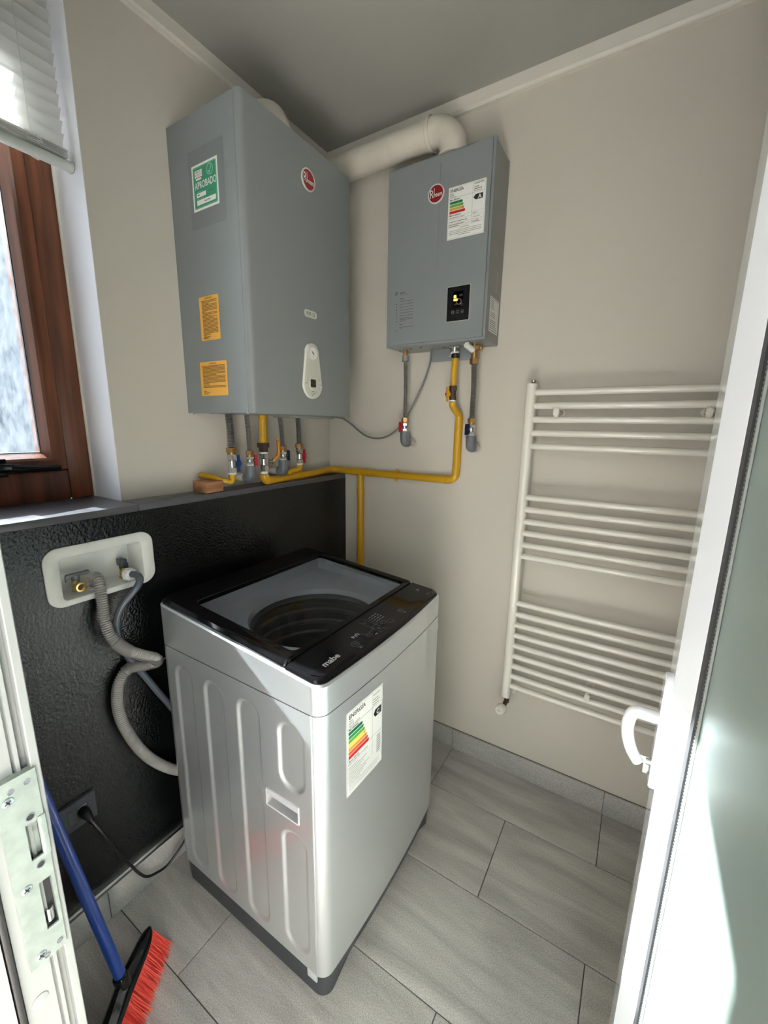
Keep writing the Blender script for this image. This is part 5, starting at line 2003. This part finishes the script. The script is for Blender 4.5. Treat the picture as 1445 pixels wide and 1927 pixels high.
# ------------------------------------------------------------------ radiator
def radiator():
    yc = 1.572
    x0, x1 = -0.3605, 0.243
    t = thing('towel_radiator', (-0.06, yc, 0.41), 'white ladder towel radiator with twenty bars mounted on the back wall', 'radiator')
    D = []
    for k in range(13):
        a = math.radians(180 * k / 12)
        D.append((0.0175 * math.cos(a), -0.010 - 0.012 * math.sin(a)))
    D = [(-0.0175, 0.016), (0.0175, 0.016)] + D
    post0 = None
    for x in (x0, x1):
        if post0 is None:
            bm = new()
            prism(bm, D, (x, yc, 0.411), (1, 0, 0), (0, 1, 0), (0, 0, 1), 1.239)
            post0 = obj('post', bm, 'rad', t)
        else:
            p = post0.copy()
            COL.objects.link(p)
            p.location.x += x1 - x0
    zs = [1.620, 1.574, 1.527, 1.480, 1.433, 1.246, 1.200, 1.154, 1.109, 1.064, 1.019, 0.826, 0.780, 0.735, 0.690, 0.645, 0.600, 0.555, 0.510, 0.465]
    bar0 = None
    for z in zs:
        if bar0 is None:
            bm = new()
            n = 12
            pts = [(x0 + 0.012 + (x1 - x0 - 0.024) * k / n, yc - 0.006 - 0.004 * math.sin(math.pi * k / n), z) for k in range(n + 1)]
            rings(bm, pts, [0.0117] * (n + 1), 20)
            bar0 = obj('bar', bm, 'rad', t)
            zb_ = z
        else:
            b = bar0.copy()
            COL.objects.link(b)
            b.location.z += z - zb_
    bm = new()
    cyl(bm, (x0 + 0.004, yc, 1.649), (x0 + 0.004, yc, 1.657), 0.007, seg=6)
    cyl(bm, (x0 + 0.004, yc, 1.656), (x0 + 0.004, yc, 1.662), 0.0075, seg=16)
    obj('vent_plug', bm, 'chrome', t)
    kb0 = None
    for x, z in ((-0.268, 1.551), (0.150, 1.551), (-0.066, 0.533)):
        bm = new()
        prism(bm, rrect(0.017, 0.034, 0.0083, 6), (x, yc - 0.030, z), (1, 0, 0), (0, 0, 1), (0, 1, 0), 0.014)
        bmesh.ops.bevel(bm, geom=[e for e in bm.edges if all(abs(v.co.y - (yc - 0.030)) < 1e-5 for v in e.verts)], offset=0.004, segments=3, affect='EDGES')
        cyl(bm, (x + 0.002, yc - 0.018, z), (x + 0.002, YB - 0.001, z), 0.0085, seg=20)
        lathe(bm, (x + 0.002, YB, z), (0, -1, 0), [(0, 0.017), (0.006, 0.016), (0.008, 0.009)], 20)
        obj('wall_bracket', bm, 'rad', t)
    # valve
    bm = new()
    cyl(bm, (x0 + 0.004, yc, 0.412), (x0 + 0.004, yc, 0.398), 0.011, seg=20)
    cyl(bm, (x0 + 0.004, yc, 0.402), (x0 + 0.004, yc - 0.002, 0.382), 0.0095, seg=8)
    cyl(bm, (x0 + 0.004, yc, 0.390), (x0 + 0.004, YB - 0.022, 0.392), 0.0075, seg=16)
    cyl(bm, (x0 + 0.002, yc + 0.002, 0.386), (x0 - 0.001, yc - 0.016, 0.372), 0.0085, seg=16)
    vb = obj('valve', bm, 'darkbrass', t)
    bm = new()
    lathe(bm, (x0 + 0.010, YB, 0.408), (0, -1, 0), [(0, 0.020), (0.012, 0.018), (0.016, 0.009)], 28)
    obj('wall_rosette', bm, 'rad', t)
    bm = new()
    d = V(-0.30, -0.92, 0.0).normalized()
    a = V(-0.362, 1.545, 0.369) - d * 0.006
    lathe(bm, a, d, [(0, 0.010), (0.004, 0.0165), (0.012, 0.0205), (0.030, 0.0200), (0.036, 0.0180), (0.038, 0.0160), (0.0370, 0.012), (0.0370, 0)], 32)
    vc = obj('valve_cap', bm, 'rad', t)
    vc['label'] = 'round white thermostat cap with a small dark mark'
    u = V(1, 0, 0) - d * d.x
    u.normalize()
    w = u.cross(d) * -1
    if w.z < 0:
        w = -w
    p = Print(a + d * 0.0372, u, w, d)
    p.text('ink', 'giano', 0, 1.5, 6.5, align='CENTER', l=0, bold=0.12)
    for q in p.build(vc):
        q.name = 'cap_mark'


# ------------------------------------------------------------------ recessed washing machine box, hoses, socket, broom
def laundry_box():
    t = thing('recessed_outlet_box', (XL, 0.523, 1.10), 'white recessed washing machine outlet box in the dark wall', 'outlet box')
    cy, cz, w, h = 0.5235, 1.1015, 0.275, 0.158
    iw, ih, iy, iz = 0.208, 0.114, 0.5235, 1.0955
    bm = new()
    A = rrect(w, h, 0.036, 8, cy, cz)
    B = rrect(w - 0.004, h - 0.004, 0.034, 8, cy, cz)
    C = rrect(iw + 0.002, ih + 0.002, 0.012, 8, iy, iz)
    C2 = rrect(iw, ih, 0.011, 8, iy, iz)
    D = rrect(iw - 0.008, ih - 0.008, 0.010, 8, iy, iz)
    LL = [[bm.verts.new((x, a, b)) for a, b in P_] for P_, x in ((A, XL), (A, XL + 0.004), (B, XL + 0.0055), (C, XL + 0.0055), (C2, XL + 0.0045), (D, XL - 0.072))]
    for a, b in zip(LL, LL[1:]):
        for k in range(len(a)):
            bm.faces.new((a[k], a[(k + 1) % len(a)], b[(k + 1) % len(a)], b[k]))
    bm.faces.new(LL[-1])
    obj('box_body', bm, 'boxw', t, sharp=50)
    bm = new()
    lathe(bm, (XL - 0.030, 0.512, iz - ih / 2 + 0.004), (0, 0, 1), [(0, 0.030), (0.003, 0.029), (0.004, 0.022), (0.001, 0.020)], 28)
    obj('drain_collar', bm, 'boxw', t)
    # taps: vertical brass body on the box floor, outlet pointing to the room
    for k, (y, hose) in enumerate(((0.468, False), (0.590, True))):
        tx = XL - 0.040
        zf = iz - ih / 2 + 0.004
        bm = new()
        lathe(bm, (tx, y, zf), (0, 0, 1), [(0, 0.012), (0.004, 0.012), (0.005, 0.0095), (0.030, 0.0095), (0.034, 0.008)], 20)
        cyl(bm, (tx, y, zf + 0.016), (tx + 0.020, y, zf + 0.016), 0.0095)
        lathe(bm, (tx + 0.016, y, zf + 0.016), (1, 0, 0), [(0, 0.0095), (0.002, 0.0135), (0.010, 0.0138), (0.014, 0.0128), (0.0145, 0.009), (0.008, 0.0055)], 28)
        tp = obj('tap', bm, 'brightbrass', t)
        if not hose:
            bm = new()
            lathe(bm, (tx + 0.022, y, zf + 0.016), (1, 0, 0), [(0.0, 0.0056), (0.0025, 0.0056)], 20)
            obj('tap_bore', bm, 'black', tp)
        bm = new()
        cyl(bm, (tx, y, zf + 0.030), (tx, y, zf + 0.045), 0.0095)
        if not hose:
            box(bm, tx - 0.006, tx + 0.006, y - 0.022, y + 0.034, zf + 0.041, zf + 0.0505, bev=0.0025)
            box(bm, tx - 0.004, tx + 0.004, y - 0.024, y - 0.021, zf + 0.030, zf + 0.046, bev=0.001)
        else:
            box(bm, tx - 0.018, tx + 0.014, y - 0.0085, y + 0.0085, zf + 0.036, zf + 0.058, bev=0.0025)
            box(bm, tx + 0.011, tx + 0.014, y + 0.004, y + 0.0105, zf + 0.030, zf + 0.046, bev=0.001)
        obj('tap_handle', bm, 'pvcgrey' if not hose else 'anthr', tp)
    # water hose
    th = thing('water_inlet_hose', (-1.21, 0.55, 1.0), 'slate grey smooth water hose curving down from the outlet box', 'hose')
    bm = new()
    hp = [(-1.226, 0.591, 1.062), (-1.205, 0.594, 1.063), (-1.188, 0.592, 1.054), (-1.184, 0.582, 1.038), (-1.188, 0.561, 1.016), (-1.198, 0.537, 0.984), (-1.208, 0.525, 0.938), (-1.212, 0.529, 0.884), (-1.216, 0.552, 0.812), (-1.212, 0.589, 0.732), (-1.203, 0.632, 0.635), (-1.195, 0.675, 0.55), (-1.18, 0.75, 0.48)]
    tube(bm, hp, 0.0098, 18, 0.007)
    obj('hose', bm, 'inlet', th)
    bm = new()
    lathe(bm, (-1.250, 0.590, 1.0585), (1, 0, 0.05), [(0, 0.0150), (0.003, 0.0180), (0.016, 0.0185), (0.020, 0.0160), (0.0205, 0.010)], 20)
    for k in range(10):
        a = 2 * math.pi * k / 10
        cyl(bm, V(-1.247, 0.590 + 0.0178 * math.cos(a), 1.0587 + 0.0178 * math.sin(a)), V(-1.233, 0.590 + 0.0182 * math.cos(a), 1.0590 + 0.0182 * math.sin(a)), 0.0022, seg=6)
    cyl(bm, (-1.232, 0.590, 1.0595), (-1.216, 0.592, 1.0625), 0.0085)
    nt = obj('union_nut', bm, 'white', th)
    nt['label'] = 'white ribbed screw nut'
    # drain hose
    td = thing('drain_hose', (-1.2, 0.52, 1.0), 'ribbed pale grey drain hose looping from the outlet box behind the washing machine', 'hose')
    dp = [(-1.266, 0.511, 1.046), (-1.263, 0.511, 1.063), (-1.248, 0.508, 1.073), (-1.228, 0.504, 1.058), (-1.212, 0.499, 1.016), (-1.200, 0.494, 0.967), (-1.182, 0.496, 0.920), (-1.163, 0.516, 0.880), (-1.160, 0.556, 0.842), (-1.164, 0.596, 0.810), (-1.184, 0.6115, 0.782), (-1.207, 0.590, 0.775), (-1.214, 0.545, 0.784), (-1.212, 0.512, 0.752), (-1.210, 0.502, 0.677), (-1.203, 0.518, 0.586), (-1.196, 0.560, 0.478), (-1.192, 0.632, 0.375), (-1.19, 0.72, 0.30)]
    bm = new()
    corrugated(bm, dp, 0.0155, 0.0062, 0.0036, 20)
    obj('corrugated_hose', bm, 'hose', td)
    bm = new()
    sp = resample(smooth_path(dp), 0.005)

    def near(q):
        q = V(q)
        return min(range(len(sp)), key=lambda i: (sp[i] - q).length)
    a, b = near((-1.176, 0.502, 0.902)), near((-1.162, 0.530, 0.866))
    rings(bm, sp[a:b + 1], [0.0172] * (b + 1 - a), 24, cap=False)
    a, b = near((-1.205, 0.592, 0.775)), near((-1.213, 0.532, 0.782))
    rings(bm, sp[a:b + 1], [0.0172] * (b + 1 - a), 24, cap=False)
    # trough under the bend, open on top
    a, b = near((-1.162, 0.530, 0.866)), near((-1.205, 0.592, 0.775))
    prev = None
    seg = sp[a:b + 1]
    for i, q in enumerate(seg):
        tt = (seg[min(i + 1, len(seg) - 1)] - seg[max(i - 1, 0)]).normalized()
        # outer side of the trough looks away from the camera and down
        side = V(-0.35, 0.45, -0.83)
        side = (side - tt * side.dot(tt)).normalized()
        ot = tt.cross(side)
        ring = []
        for k in range(9):
            an = math.radians(-92 + 184 * k / 8)
            ring.append(bm.verts.new(q + (side * math.cos(an) + ot * math.sin(an)) * 0.0172))
        if prev:
            for k in range(8):
                bm.faces.new((prev[k], prev[k + 1], ring[k + 1], ring[k]))
        prev = ring
    bmesh.ops.solidify(bm, geom=bm.faces[:], thickness=0.0012)
    box(bm, -1.176, -1.172, 0.600, 0.640, 0.785, 0.7885, bev=0.0008)
    box(bm, -1.176, -1.162, 0.638, 0.641, 0.779, 0.7885, bev=0.0008)
    g = obj('hose_guide', bm, 'hose', td)
    g['label'] = 'smooth grey plastic guide bending the hose'


def socket_and_cord():
    t = thing('wall_socket', (XL, 0.3745, 0.414), 'black double wall socket low on the dark wall', 'socket')
    bm = new()
    prism(bm, rrect(0.093, 0.088, 0.002, 2), (XL, 0.3745, 0.4155), (0, 1, 0), (0, 0, 1), (1, 0, 0), 0.009)
    bmesh.ops.bevel(bm, geom=[e for e in bm.edges if all(abs(v.co.x - (XL + 0.009)) < 1e-5 for v in e.verts)], offset=0.002, segments=2, affect='EDGES')
    obj('cover_plate', bm, 'anthr', t)
    for y in (0.3628, 0.3868):
        bm = new()
        box(bm, XL + 0.008, XL + 0.0105, y - 0.0113, y + 0.0113, 0.394, 0.437, bev=0.001)
        obj('socket_module', bm, 'anthr2', t)
    c = thing('power_cord', (-1.22, 0.39, 0.41), 'black power cord with plug in the wall socket, drooping to the floor', 'cord')
    bm = new()
    rings(bm, [(XL + 0.0105, 0.3860, 0.418), (XL + 0.020, 0.3860, 0.419), (XL + 0.034, 0.3868, 0.417), (XL + 0.044, 0.3880, 0.412), (XL + 0.050, 0.389, 0.406)], [0.0135, 0.0140, 0.0120, 0.0085, 0.0065], 20)
    for k in range(3):
        q = V(XL + 0.043 + 0.005 * k, 0.388 + 0.001 * k, 0.411 - 0.005 * k)
        rings(bm, [q, q + V(0.002, 0.0005, -0.002)], [0.0085 - 0.001 * k] * 2, 16)
    obj('plug', bm, 'cordb', c)
    bm = new()
    tube(bm, [(XL + 0.050, 0.389, 0.406), (-1.172, 0.397, 0.380), (-1.165, 0.411, 0.335), (-1.168, 0.438, 0.250), (-1.178, 0.468, 0.168), (-1.188, 0.490, 0.108), (-1.192, 0.512, 0.066), (-1.194, 0.540, 0.046), (-1.194, 0.581, 0.036), (-1.190, 0.624, 0.062), (-1.184, 0.655, 0.10), (-1.17, 0.70, 0.16)], 0.0042, 12, 0.008)
    obj('cable', bm, 'cordb', c)


def broom():
    t = thing('broom', (-0.97, 0.345, 0.0), 'broom with blue pole, black head and red bristles propped in the corner by the jamb', 'broom')
    base = V(-0.958, 0.3275, 0.106)
    top = V(-1.198, 0.2135, 1.20)
    d = (top - base).normalized()
    bm = new()
    cyl(bm, base + d * 0.022, top, 0.0132, seg=24, bev=0.003)
    obj('pole', bm, 'bluepole', t)
    bm = new()
    lathe(bm, base - d * 0.012, d, [(0, 0.012), (0.004, 0.0172), (0.032, 0.0178), (0.036, 0.0165), (0.038, 0.0135)], 24)
    a0, a1 = V(-1.040, 0.437, 0.078), V(-0.872, 0.214, 0.078)
    ax = (a1 - a0).normalized()
    dn = V(0.16, 0.12, -0.97)
    dn = (dn - ax * dn.dot(ax)).normalized()
    sdv = ax.cross(dn).normalized()
    L = (a1 - a0).length
    n = 26
    prev = None
    sect = [(-1, 1), (-1.0, 0.2), (-0.75, -0.6), (-0.3, -1.0), (0.3, -1.0), (0.75, -0.6), (1.0, 0.2), (1, 1)]
    for i in range(n + 1):
        s = i / n
        q = a0.lerp(a1, s)
        arch = 0.030 * (1 - abs(2 * s - 1)) ** 1.2
        e = max(0.25, min(1, math.sqrt(max(0, 1 - (abs(2 * s - 1)) ** 5))))
        hw, hh = 0.0205 * e, 0.013 * e
        ring = [bm.verts.new(q - dn * (0.2 * arch) + sdv * a * hw + dn * (b * hh if b > 0 else b * (hh + arch * 0.5))) for a, b in sect]
        if prev:
            for k in range(8):
                bm.faces.new((prev[k], prev[(k + 1) % 8], ring[(k + 1) % 8], ring[k]))
        else:
            bm.faces.new(ring)
        prev = ring
    bm.faces.new(prev)
    hd = obj('broom_head', bm, 'bgloss', t)
    # bristles: tufts of thin blades
    bm = new()
    r = random.Random(8)
    N = 5200
    for i in range(N):
        s = r.uniform(0.012, 0.985)
        w = r.uniform(-1, 1)
        q = a0.lerp(a1, s) + sdv * w * 0.0135 + dn * 0.008
        e = (2 * s - 1)
        dirv = (dn + ax * (0.05 * e) + ax * r.uniform(-0.10, 0.10) + sdv * (0.28 * w + r.uniform(-0.12, 0.12)) + V(0.05, 0.05, 0)).normalized()
        # reach the floor or a little less
        Ln = min(0.088, (q.z - 0.0025) / max(0.2, -dirv.z)) * r.uniform(0.93, 1.0)
        tip = q + dirv * Ln
        if tip.z < 0.002:
            tip.z = 0.002
        wv = V(r.uniform(-1, 1), r.uniform(-1, 1), r.uniform(-1, 1)).cross(dirv).normalized() * 0.0006
        bow = V(r.uniform(-1, 1), r.uniform(-1, 1), 0) * 0.003
        m_ = (q + tip) / 2 + bow
        v = [bm.verts.new(p) for p in (q - wv, q + wv, m_ + wv, m_ - wv, tip + wv * 0.8, tip - wv * 0.8)]
        bm.faces.new((v[0], v[1], v[2], v[3]))
        bm.faces.new((v[3], v[2], v[4], v[5]))
    b = obj('bristles', bm, 'bristle', t, smooth=False, recalc=False)
    b['kind'] = 'stuff'
    b['label'] = 'dense red bristles touching the floor'


shell()
window()
blind()
door()
door_frame()
washing_machine()
boiler()
water_heater()
flues()
plumbing()
wooden_block()
radiator()
laundry_box()
socket_and_cord()
broom()
